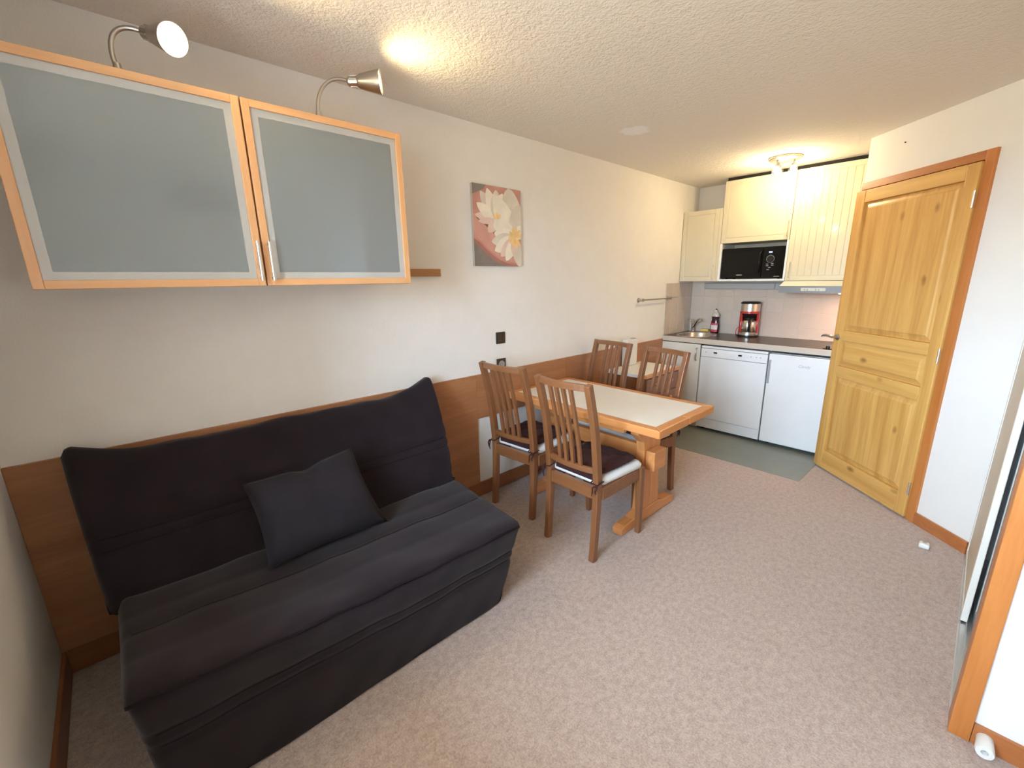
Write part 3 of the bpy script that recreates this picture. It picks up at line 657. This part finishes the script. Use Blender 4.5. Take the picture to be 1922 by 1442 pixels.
# clip lamps on top of the cabinets
def bez(p0, p1, p2, p3, n=16):
    p0, p1, p2, p3 = map(Vector, (p0, p1, p2, p3))
    return [p0 * (1 - t) ** 3 + p1 * 3 * t * (1 - t) ** 2 + p2 * 3 * t * t * (1 - t) + p3 * t ** 3 for t in [i / n for i in range(n + 1)]]
def spot_lamp(label, base, neck, rear, d, en):
    d = Vector(d).normalized(); base = Vector(base); rear = Vector(rear)
    t = Thing('gooseneck_lamp', label, 'lamp', tuple(base), 'gooseneck lamps on the glass cabinets')
    t.part(MB().lathe([(.028, 0), (.028, .012), (.012, .018), (.009, .04)], base, 20), 'base', 'nickel', True)
    t.part(MB().tube(neck, .0068, 10), 'neck', 'nickel', True)
    L_ = .125
    hd_ = t.part(MB().lathe([(.010, -.008), (.019, 0), (.0205, .034), (.0225, .036), (.026, .042), (.045, L_), (.0435, L_), (.024, .045), (.018, .035)], rear, 28, d), 'head', 'nickel', True)
    m = MB()
    q = Vector((0, 0, 1)).rotation_difference(d)
    for k in range(8):
        a = 2 * PI * k / 8
        p = [rear + q @ Vector((.0205 * math.cos(a), .0205 * math.sin(a), z)) for z in (.006, .032)]
        m.tube(p, .0022, 6)
    t.part(m, 'cooling_fins', 'alu', True, hd_)
    t.part(MB().lathe([(.020, .045), (.034, L_ - .022), (.041, L_ - .008), (.040, L_ - .005), (.0, L_ - .001)], rear, 24, d), 'bulb', 'bulb_warm', True, hd_)
    ll = bpy.data.lights.new('gooseneck_light', 'SPOT'); ll.energy = en; ll.color = (1, .76, .38); ll.shadow_soft_size = .03; ll.spot_size = math.radians(165); ll.spot_blend = 1.0
    lo = bpy.data.objects.new('gooseneck_light', ll); COL.objects.link(lo); lo.location = rear + d * (L_ + .004); lo.rotation_euler = d.to_track_quat('-Z', 'Y').to_euler()
b1 = (.30, .174, 2.1127); r1 = (.315, .258, 2.252)
spot_lamp('gooseneck lamp glowing towards the room above the cabinet nearest the window wall', b1, bez((.30, .174, 2.13), (.29, .150, 2.235), (.295, .20, 2.275), r1), r1, (.84, .40, -.30), 34)
b2 = (.30, .768, 2.1127); r2 = (.335, .890, 2.278)
spot_lamp('gooseneck lamp turned sideways above the cabinet beside the wooden batten', b2, bez((.30, .768, 2.13), (.285, .765, 2.235), (.31, .82, 2.30), r2), r2, (.58, .81, .03), 7)

# ------------------------------------------------------------------ canvas print with water lilies
pt = Thing('canvas_picture', 'canvas print of white water lilies in a pink bowl', 'picture', (.0, 1.933, 1.58))
PY0, PY1, PZ0, PZ1 = 1.7335, 2.1318, 1.5805, 2.0611
cv = pt.part(MB().box(.0, .020, PY0, PY1, PZ0, PZ1, .001), 'canvas', 'canvas_side')
def uv(u, v, k): return (.0202 + .00012 * k, PY0 + u * (PY1 - PY0), PZ1 - v * (PZ1 - PZ0))
def clipv(u): return min(1, max(0, u))
def flat(poly, k, mat, nm='print_area'):
    m = MB(); P_ = [uv(clipv(u), clipv(v), k) for u, v in poly]; Q_ = [(x + .0001, y, z) for x, y, z in P_]
    m.rings([P_, Q_]); return pt.part(m, nm, mat, False, cv)
flat([(0, 0), (1, 0), (1, 1), (0, 1)], 0, 'print_pink')
flat([(0, 0), (.27, 0), (.22, .05), (.12, .09), (0, .13)], 1, 'print_grey')
arc_ = [(0, .70), (.08, .745), (.18, .81), (.30, .88), (.42, .935), (.55, .975), (.70, 1.0)]
flat([(0, .36), (.20, .40), (.32, .52), (.50, .60), (.75, .75), (1, .82), (1, .965), (.85, .955), (.68, .93), (.52, .89), (.38, .83), (.22, .74), (.10, .67), (0, .62)], 1, 'print_pink_light')
flat([(0, .66), (.10, .70), (.22, .77), (.38, .86), (.52, .92), (.68, .96), (.85, .985), (1, .995), (1, 1), (.70, 1.0)] + arc_[::-1][1:], 2, 'print_rim')
flat(arc_ + [(0, 1)], 3, 'print_grey')
flat([(.05, .40), (.40, .42), (.62, .50), (.66, .60), (.50, .64), (.38, .57), (.20, .47)], 2, 'print_dark')
kk = [4]
def petal(u, v, ang, ln, wd, mat, tip=.5):
    a = math.radians(ang); ar = (PY1 - PY0) / (PZ1 - PZ0); P_ = []
    n = 12
    prof = [max(0, math.sin(PI * (i / n) ** (1 / (tip + .35)))) ** .7 for i in range(n + 1)]
    L1 = [(i / n * ln, prof[i] * wd / 2) for i in range(n + 1)]; pts = L1 + [(x, -y) for x, y in L1[::-1][1:-1]]
    for x, y in pts:
        du = (x * math.cos(a) - y * math.sin(a)); dv_ = -(x * math.sin(a) + y * math.cos(a)) * ar
        P_.append((u + du, v + dv_))
    kk[0] += 1; flat(P_, kk[0], mat, 'petal')
for ang, ln, wd, mt in ((30, .42, .13, 'petal_shade'), (128, .52, .15, 'petal_shade'), (172, .44, .10, 'petal_pink'), (150, .46, .13, 'petal_cream'), (112, .50, .15, 'petal_cream'), (90, .46, .16, 'petal_shade'), (72, .44, .17, 'petal_cream'), (48, .36, .15, 'petal_cream'), (185, .38, .07, 'petal_pink'), (225, .26, .12, 'petal_pink'), (275, .16, .12, 'petal_cream')):
    petal(.47, .42, ang, ln, wd * 1.45, mt, .75)
for ang, ln, wd, mt in ((100, .80, .34, 'petal_shade'), (125, .78, .26, 'petal_cream'), (80, .55, .25, 'petal_shade'), (150, .52, .22, 'petal_cream'), (172, .46, .18, 'petal_cream'), (188, .52, .16, 'petal_shade'), (205, .50, .17, 'petal_cream'), (222, .44, .15, 'petal_pink'), (240, .42, .15, 'petal_cream'), (285, .50, .18, 'petal_shade'), (262, .28, .12, 'petal_pink'), (45, .3, .15, 'petal_cream')):
    petal(.86, .63, ang, ln, wd * 1.35, mt, .75)
for ang in range(20, 340, 32): petal(.87, .62, ang, .17, .06, 'stamen')
for ang in (40, 85, 130): petal(.47, .40, ang, .10, .05, 'stamen')

# ------------------------------------------------------------------ switches on the long wall
for nm, lab, z0, sock in (('light_switch', 'square dark brown light switch on the wall above the dining table', 1.067, 0), ('wall_socket', 'square dark brown power socket below the light switch', .883, 1)):
    t = Thing(nm, lab, 'switch' if not sock else 'socket', (0, 1.943, z0))
    t.part(MB().box(0, .008, 1.903, 1.983, z0, z0 + .080, .003), 'plate', 'switch_brown')
    if sock: t.part(MB().lathe([(.026, .008), (.026, .012), (.022, .012), (.021, .0085), (0, .0085)], (0, 1.943, z0 + .04), 24, (1, 0, 0)), 'socket_ring', 'grey_plastic', True)
    else: t.part(MB().box(.006, .013, 1.915, 1.971, z0 + .012, z0 + .068, .003), 'rocker', 'switch_brown')

# ------------------------------------------------------------------ sofa bed
sf = Thing('sofa', 'armless dark brown fabric sofa bed against the panelled wall', 'sofa', (.5, .53, 0))
def lerp(a, b_, t): return a + (b_ - a) * t
def smooth_path(pts, n):
    """Catmull-Rom resample of an open 2D path"""
    P_ = [Vector(p) for p in pts]; out = []
    for i in range(len(P_) - 1):
        p0, p1, p2, p3 = P_[max(i - 1, 0)], P_[i], P_[i + 1], P_[min(i + 2, len(P_) - 1)]
        for k in range(n):
            t = k / n
            out.append(.5 * ((2 * p1) + (-p0 + p2) * t + (2 * p0 - 5 * p1 + 4 * p2 - p3) * t * t + (-p0 + 3 * p1 - 3 * p2 + p3) * t ** 3))
    out.append(P_[-1]); return out
def sweep_sofa(prof, ylo, yhi, zfun, seams, nv=60, wr=.004, seed=0, cap_in=.02, xfun=lambda t, x, z: 0):
    """closed 2D profile (x,z) swept along y; ylo/yhi depend on the point; seams = arc positions pressed in"""
    n = len(prof); rings = []
    C_ = Vector((sum(p[0] for p in prof) / n, sum(p[1] for p in prof) / n))
    nrm = []
    for i in range(n):
        t = Vector(prof[(i + 1) % n]) - Vector(prof[i - 1]); nv_ = Vector((t.y, -t.x)); nrm.append(nv_.normalized() if nv_.length > 0 else Vector((0, 0)))
    area = sum(prof[i][0] * prof[(i + 1) % n][1] - prof[(i + 1) % n][0] * prof[i][1] for i in range(n))
    sg = 1 if area > 0 else -1
    rnd = random.Random(seed)
    ph = [rnd.uniform(0, 6.28) for _ in range(12)]
    vs = [-1.0, -.6, -.25] + list(range(nv + 1)) + [nv + .25, nv + .6, nv + 1.0]
    for j, jv in enumerate(vs):
        if jv < 0: t, k = 0, -jv
        elif jv > nv: t, k = 1, jv - nv
        else: t, k = jv / nv, 0
        ring = []
        for i, p in enumerate(prof):
            y = lerp(ylo(*p), yhi(*p), t)
            ins = cap_in * (1 - math.sqrt(max(0, 1 - k * k))) if k else 0
            ye = cap_in * k * (-1 if t == 0 else 1)
            w = wr * (math.sin(9 * y + ph[0] + i * .15) + .7 * math.sin(17 * y + ph[1] - i * .22) + .5 * math.sin(31 * y + ph[2] + i * .31)) / 2.2
            s_ = sum(dp * math.exp(-((i - q_) / wd) ** 2) for q_, dp, wd in seams)
            off = nrm[i] * sg * (w - s_ - ins)
            ring.append((p[0] + off.x + xfun(t, *p), y + ye, max(.003, p[1] + off.y + zfun(t, p[1]))))
        rings.append(ring)
    return MB().rings(rings)
# backrest cushion
bp = smooth_path([(.395, .40), (.365, .47), (.318, .60), (.272, .69), (.225, .77), (.165, .86), (.115, .915), (.075, .918), (.035, .885), (.032, .80), (.06, .62), (.10, .45), (.16, .36), (.28, .345)], 7)
bp = [(p.x, p.y) for p in bp]
def bz(t, z):
    e = max(0, 1 - t / .16) ** 2 * .050 + max(0, 1 - (1 - t) / .20) ** 2 * .065
    return (e - .042) * max(0, min(1, (z - .6) / .3))
bk = sweep_sofa(bp, lambda x, z: -.130 - .032 * max(0, (z - .4) / .5) , lambda x, z: 1.230 + .062 * max(0, (z - .4) / .5), bz, [(14, .012, 1.0), (17, .012, 1.0), (6, .006, 1.2), (23, .005, 1.3)], wr=.007, seed=3, cap_in=.03)
def seam_pts(mb, n, i):
    mb.bm.verts.ensure_lookup_table(); k = len(mb.bm.verts) // n
    return [mb.bm.verts[j * n + i].co.copy() for j in range(3, k - 3)]
bseams = [seam_pts(bk, len(bp), i) for i in (14, 17)]
bo_ = sf.part(bk, 'backrest', 'sofa_fabric', 'all')
for q in bseams: sf.part(MB().tube(q, .003, 6), 'seam', 'sofa_seam', True, bo_)
# seat with the cover hanging to the floor
sp_ = smooth_path([(.36, .400), (.40, .418), (.50, .422), (.62, .420), (.75, .420), (.86, .424), (.925, .424), (.958, .412), (.968, .388), (.962, .34), (.945, .25), (.928, .15), (.912, .06), (.905, .006)], 7)
sp_ = [(p.x, p.y) for p in sp_] + [(.70, .004), (.40, .004), (.20, .004), (.18, .15), (.20, .30), (.30, .385)]
st = sweep_sofa(sp_, lambda x, z: -.105 + .04 * max(0, 1 - z / .42), lambda x, z: 1.195 - .085 * max(0, 1 - z / .42) + (.05 * max(0, (.9 - x) / .5) if z > .3 else 0),
   lambda t, z: (.03 * (1 - t) ** 2) * max(0, min(1, z / .42)), [(16, .003, 1.2), (22, .005, 1.1), (30, .002, 1.2), (68, .008, .9), (71, .008, .9)], wr=.006, seed=5, cap_in=.03, xfun=lambda t, x, z: -.055 * (1 - t) ** 1.5 * max(0, (x - .4) / .57) * max(0, min(1, z / .3)))
sseams = [seam_pts(st, len(sp_), i) for i in (22, 68, 71)]
so_ = sf.part(st, 'seat', 'sofa_fabric', 'all')
for q in sseams: sf.part(MB().tube(q, .0025, 6), 'seam', 'sofa_seam', True, so_)
pip = [(.966 - .055 * (1 - i / 40) ** 1.5, -.13 + 1.335 * i / 40, .405 + .03 * (1 - i / 40) ** 2 + .003 * math.sin(i * .9)) for i in range(41)]
sf.part(MB().tube(pip, .005, 8), 'piping', 'sofa_seam', True)
# cushion
def pillow(name, c4, thick, mat, label, cat, n=22):
    A, B, C2, D2 = [Vector(c) for c in c4]   # BL, BR, TR, TL
    nr = (B - A).cross(D2 - A).normalized()
    t = Thing(name, label, cat, tuple((A + B) / 2))
    m = MB()
    rows = {}
    for sgn in (1, -1):
        for i in range(n + 1):
            for j in range(n + 1):
                u, v = i / n, j / n
                a, b_ = 2 * u - 1, 2 * v - 1
                pin = 1 - .07 * (1 - abs(b_) ** 2) * abs(a) ** 3
                pin2 = 1 - .07 * (1 - abs(a) ** 2) * abs(b_) ** 3
                uu, vv = .5 + a * pin / 2, .5 + b_ * pin2 / 2
                p = (A * (1 - uu) + B * uu) * (1 - vv) + (D2 * (1 - uu) + C2 * uu) * vv
                hgt = ((1 - abs(a) ** 2.6) * (1 - abs(b_) ** 2.6)) ** .5 * thick / 2
                hgt *= 1 + .10 * math.sin(7 * u + 5 * v) * math.sin(9 * v - 3 * u)
                if (i in (0, n) or j in (0, n)):
                    if sgn < 0: rows[(sgn, i, j)] = rows[(1, i, j)]; continue
                    hgt = 0
                dent = 0
                if sgn > 0: dent = .028 * math.exp(-((u - .52) / .10) ** 2 - ((v - .93) / .10) ** 2)
                rows[(sgn, i, j)] = m.bm.verts.new(p + nr * (sgn * hgt - dent) - (D2 - A).normalized() * dent * .8)
        for i in range(n):
            for j in range(n):
                q = [rows[(sgn, i, j)], rows[(sgn, i + 1, j)], rows[(sgn, i + 1, j + 1)], rows[(sgn, i, j + 1)]]
                m.bm.faces.new(q if sgn > 0 else q[::-1])
    t.part(m, 'cover', mat, 'all')
    return t, rows
PB = [(.575, .285, .447), (.560, .770, .440), (.385, .712, .765), (.405, .275, .742)]
pillow('cushion', PB, .17, 'pillow_fabric', 'dark grey rectangular cushion leaning on the sofa back', 'cushion')

# ------------------------------------------------------------------ dining table
tb = Thing('dining_table', 'pine trestle dining table with a white laminate top', 'table', (.61, 2.30, 0))
TX0, TX1, TY0, TY1, TZ = .022, 1.212, 1.975, 2.632, .722
bw = .055
tb.part(MB().box(TX0 + bw, TX1 - bw, TY0 + bw, TY1 - bw, TZ - .036, TZ - .001), 'table_top', 'table_laminate')
def edge(poly, mt): tb.part(MB().prism(poly, 2, TZ - .046, TZ), 'edge_board', mt, bevel=.006)
edge([(TX0, TY0), (TX1, TY0), (TX1 - bw, TY0 + bw), (TX0 + bw, TY0 + bw)], 'table_wood_x')
edge([(TX0, TY1), (TX0 + bw, TY1 - bw), (TX1 - bw, TY1 - bw), (TX1, TY1)], 'table_wood_x')
edge([(TX0, TY0), (TX0 + bw, TY0 + bw), (TX0 + bw, TY1 - bw), (TX0, TY1)], 'table_wood_y')
edge([(TX1, TY0), (TX1, (TY0 + TY1) / 2 - .0008), (TX1 - bw, (TY0 + TY1) / 2 - .0008), (TX1 - bw, TY0 + bw)], 'table_wood_y')
edge([(TX1, (TY0 + TY1) / 2 + .0008), (TX1, TY1), (TX1 - bw, TY1 - bw), (TX1 - bw, (TY0 + TY1) / 2 + .0008)], 'table_wood_y')
for xa in (.935, .215):
    xb = xa + .065
    yc = 2.303
    tb.part(MB().prism([(1.995, .004), (1.995, .045), (2.03, .058), (2.12, .062), (2.19, .085), (2.41, .085), (2.48, .062), (2.57, .058), (2.612, .045), (2.612, .004)], 0, xa, xb), 'foot', 'table_wood_y', bevel=.004)
    pr_ = [(yc - .112, .086), (yc + .112, .086), (yc + .098, .25), (yc + .092, .48), (yc + .105, .54), (yc + .17, .60), (yc + .175, .674), (yc - .175, .674), (yc - .17, .60), (yc - .105, .54), (yc - .092, .48), (yc - .098, .25)]
    left = [p for p in pr_ if p[0] < yc]; right = [p for p in pr_ if p[0] > yc]
    lp = [(yc - .0008, .086), (yc - .0008, .674)] + [(yc - .175, .674), (yc - .17, .60), (yc - .105, .54), (yc - .092, .48), (yc - .098, .25), (yc - .112, .086)]
    tb.part(MB().prism(lp, 0, xa + .006, xb - .006), 'post_board', 'table_wood_z', bevel=.003)
    tb.part(MB().prism([(2 * yc - y, z) for y, z in lp], 0, xa + .006, xb - .006), 'post_board', 'table_wood_z', bevel=.003)
tb.part(MB().box(.295, .927, 2.282, 2.322, .385, .485, .004), 'stretcher', 'table_wood_x')
tb.part(MB().box(.995, 1.055, 2.225, 2.365, .360, .480, .006), 'tenon_block', 'table_wood_y')
tb.part(MB().box(.160, .220, 2.225, 2.365, .360, .480, .006), 'tenon_block', 'table_wood_y')
tb.part(MB().box(.24, .96, 2.03, 2.06, .632, .674, .003), 'under_rail', 'table_wood_x')

# ------------------------------------------------------------------ chairs
def make_chair(label):
    t = thing('dining_chair', label, 'chair', group='slat-back dining chairs round the table')
    for sx in (-1, 1):
        path = smooth_path([(-.205, 0), (-.190, .20), (-.182, .42), (-.195, .58), (-.225, .78), (-.282, 1.0)], 5)
        rect = [(.034, lerp(.034, .042, 1 - abs(p.y - .45) / .6)) for p in path]
        MB().sweep(rect, [(sx * (.166 + .002 * p.y), p.x, p.y) for p in path], (1, 0, 0)).build('rear_post', 'chair_wood', t, bevel=.004)
        MB().sweep([(.030, .030), (.036, .038), (.038, .040)], [(sx * .186, .213, 0), (sx * .186, .208, .25), (sx * .186, .206, .43)], (1, 0, 0)).build('front_leg', 'chair_wood', t, bevel=.004)
        MB().box(sx * .180 - .011, sx * .180 + .011, -.160, .186, .355, .425, .003).build('side_apron', 'chair_wood_x', t)
    MB().box(-.167, .167, .193, .217, .355, .425, .003).build('front_apron', 'chair_wood_x', t)
    MB().box(-.150, .150, -.196, -.172, .360, .430, .003).build('rear_apron', 'chair_wood_x', t)
    def rail(z, h, d, yb0, curve, nm):
        pts = [(-.156 + .312 * i / 10, yb0 - curve * (1 - ((i - 5) / 5) ** 2), z) for i in range(11)]
        MB().sweep((h, d), pts, (0, 0, 1)).build(nm, 'chair_wood_x', t, bevel=.003)
    rail(.982, .034, .022, -.276, .028, 'top_rail')
    rail(.520, .030, .022, -.188, .020, 'lower_rail')
    for k in range(4):
        x = -.069 + .046 * k
        c_ = 1 - (x / .168) ** 2
        path = smooth_path([(-.188 - .020 * c_, .53), (-.205 - .022 * c_, .66), (-.232 - .025 * c_, .80), (-.274 - .028 * c_, .972)], 5)
        MB().sweep((.020, .018), [(x, p.x, p.y) for p in path], (1, 0, 0)).build('back_slat', 'chair_wood', t, bevel=.002)
    seat = MB(); n = 14; rs = []
    for (z, ins, e) in ((.428, .006, 0), (.432, 0, 0), (.452, -.002, 0), (.466, .006, 0), (.474, .022, 0)):
        ring = []
        for cx_, cy_, a0 in ((.195, .212, 0), (-.195, .212, 90), (-.176, -.160, 180), (.176, -.160, 270)):
            rr = .03
            for q in range(5):
                a = math.radians(a0 + 90 * q / 4)
                ring.append((cx_ - math.copysign(ins + rr, cx_) + rr * math.cos(a), cy_ - math.copysign(ins + rr, cy_) + rr * math.sin(a), z))
        rs.append(ring)
    seat.rings(rs); tag(seat.build('seat', 'seat_white', t, 'all'), 'white fabric covered seat')
    return t
def make_pad(label):
    t = thing('seat_cushion', label, 'seat cushion', group='brown quilted cushions tied to the chairs')
    n = 28; m = MB(); top = {}; 
    for sgn in (1, -1):
        for i in range(n + 1):
            for j in range(n + 1):
                a, b_ = 2 * i / n - 1, 2 * j / n - 1
                ed = ((1 - abs(a) ** 6) * (1 - abs(b_) ** 6)) ** .5
                rr = 1 - .06 * (abs(a) * abs(b_)) ** 3
                x = a * .178 * rr * (1 + .03 * b_); y = .012 + b_ * .172 * rr
                q = abs(math.sin((a * 1 + b_) * PI * 1.5)) * abs(math.sin((a - b_) * PI * 1.5))
                hz = .476 + (.020 + ed * (.008 + .016 * q ** .4) if sgn > 0 else .018 - ed * .016)
                if i in (0, n) or j in (0, n):
                    if sgn < 0: top[(-1, i, j)] = top[(1, i, j)]; continue
                    hz = .494 + .002 * math.sin(i * 1.9 + j * 2.3)
                top[(sgn, i, j)] = m.bm.verts.new((x, y, hz))
        for i in range(n):
            for j in range(n):
                q = [top[(sgn, i, j)], top[(sgn, i + 1, j)], top[(sgn, i + 1, j + 1)], top[(sgn, i, j + 1)]]
                m.bm.faces.new(q if sgn > 0 else q[::-1])
    m.build('pad', 'pad_fabric', t, 'all')
    MB().rings([[(x, y, z) for y, z in ((-.150, .480), (-.150, .494), (-.163, .494), (-.169, .478), (-.171, .453), (-.168, .452), (-.165, .475), (-.160, .480))] for x in (-.135, -.05, .05, .135)]).build('back_flap', 'pad_fabric', t, True)
    for sx in (-1, 1):
        x = sx * .167
        MB().tube([(sx * .15, -.155, .484), (x - sx * .024, -.172, .474), (x - sx * .02, -.214, .462), (x + sx * .021, -.214, .458), (x + sx * .023, -.165, .466), (x + sx * .02, -.158, .462)], .004, 6).build('tie', 'pad_fabric', t, True)
        MB().tube([(x + sx * .02, -.216, .460), (x + sx * .027, -.226, .445), (x + sx * .020, -.230, .43), (x + sx * .024, -.226, .415)], [.007, .005, .0045, .002], 6).tube([(x + sx * .018, -.216, .458), (x + sx * .005, -.232, .45), (x + sx * .008, -.236, .425), (x + sx * .002, -.234, .40)], [.006, .0045, .0045, .002], 6).build('bow', 'pad_fabric', t, True)
    return t
R = math.radians
spots = [(.852, 1.898, R(0), 'slat-back wooden chair at the open end of the table facing the kitchen'),
         (.300, 1.950, R(5), 'slat-back wooden chair between the sofa and the table'),
         (.712, 2.575, R(180 - 8), 'slat-back wooden chair at the open end of the table on the kitchen side'),
         (.222, 2.65, R(180 - 4), 'slat-back wooden chair beside the wall in front of the small chest')]
pads = ['brown quilted cushion on the chair at the open table end facing the kitchen', 'brown quilted cushion on the chair between sofa and table',
        'brown quilted cushion on the kitchen side chair at the open table end', 'brown quilted cushion on the chair in front of the small chest']
c0 = make_chair(spots[0][3]); p0 = make_pad(pads[0])
for i, (x, y, rz, lab) in enumerate(spots):
    c = c0 if i == 0 else copy_tree(c0); p = p0 if i == 0 else copy_tree(p0)
    c.location = (x, y, 0); c.rotation_euler = (0, 0, rz); c['label'] = lab
    p.location = (x, y, 0); p.rotation_euler = (0, 0, rz); p['label'] = pads[i]

# ------------------------------------------------------------------ small chest by the wall
ch = Thing('chest_of_drawers', 'small brown chest of drawers with a white top against the wall', 'chest', (.22, 3.44, 0))
CX1, CY0, CY1, CZ = .425, 3.165, 3.735, .70
ch.part(MB().box(.018, CX1 - .018, CY0 + .004, CY1 - .004, .03, CZ - .026), 'body', 'chair_wood')
ch.part(MB().box(.016, CX1 - .03, CY0, CY1, CZ - .026, CZ, .001), 'top_board', 'table_laminate')
ch.part(MB().box(CX1 - .03, CX1, CY0, CY1, CZ - .026, CZ, .002), 'top_edge', 'table_wood_y')
for k in range(4):
    z0 = .05 + k * .155
    dd = ch.part(MB().box(CX1 - .018, CX1 - .002, CY0 + .012, CY1 - .012, z0, z0 + .150, .003), 'drawer', 'chair_wood')
    for y in (CY0 + .16, CY1 - .16): ch.part(MB().lathe([(.007, 0), (.007, .008), (.014, .014), (.012, .022), (0, .024)], (CX1 - .002, y, z0 + .09), 14, (1, 0, 0)), 'knob', 'table_wood_z', True, dd)
wb = Thing('white_box', 'tall white plastic box standing on the small chest by the wall', 'box', (.06, 3.48, CZ))
wb.part(MB().box(.020, .075, 3.395, 3.570, CZ + .001, .945, .008, 3), 'casing', 'white_plastic')
wb.part(MB().box(.035, .062, 3.50, 3.545, .945, .952, .002), 'grille', 'grey_plastic')

# ------------------------------------------------------------------ small things
ds = Thing('door_stop', 'white plastic door stop screwed to the orange baseboard', 'door stop', (2.487, YR - .014, .046))
ds.part(MB().lathe([(.020, .0), (.021, .02), (.023, .052), (.021, .060), (.009, .060), (.008, .045), (0, .045)], (2.492, YR - .014, .040), 24, (0, -1, 0)), 'body', 'white_plastic', True)
ds.part(MB().lathe([(.006, .040), (.006, .047), (0, .048)], (2.492, YR - .014, .040), 12, (0, -1, 0)), 'screw', 'nickel', True)
fs = Thing('floor_stop', 'small white plastic stop lying on the carpet near the pine door', 'door stop', (2.248, 3.112, 0))
fs.part(MB().box(2.226, 2.272, 3.090, 3.134, .001, .030, .008, 3), 'block', 'white_plastic', True)
fs.part(MB().lathe([(.010, .030), (.010, .033), (.004, .0335)], (2.249, 3.112, 0), 14), 'cap', 'grey_plastic', True)
na = dw(.285, 0, 2.29)
tag(MB().lathe([(.004, 0), (.004, .006), (0, .007)], na, 10, (math.sin(TH), -math.cos(TH), 0)).build('wall_plug', 'black_plastic'), 'tiny dark screw hole plug high on the slanted wall', 'wall plug')
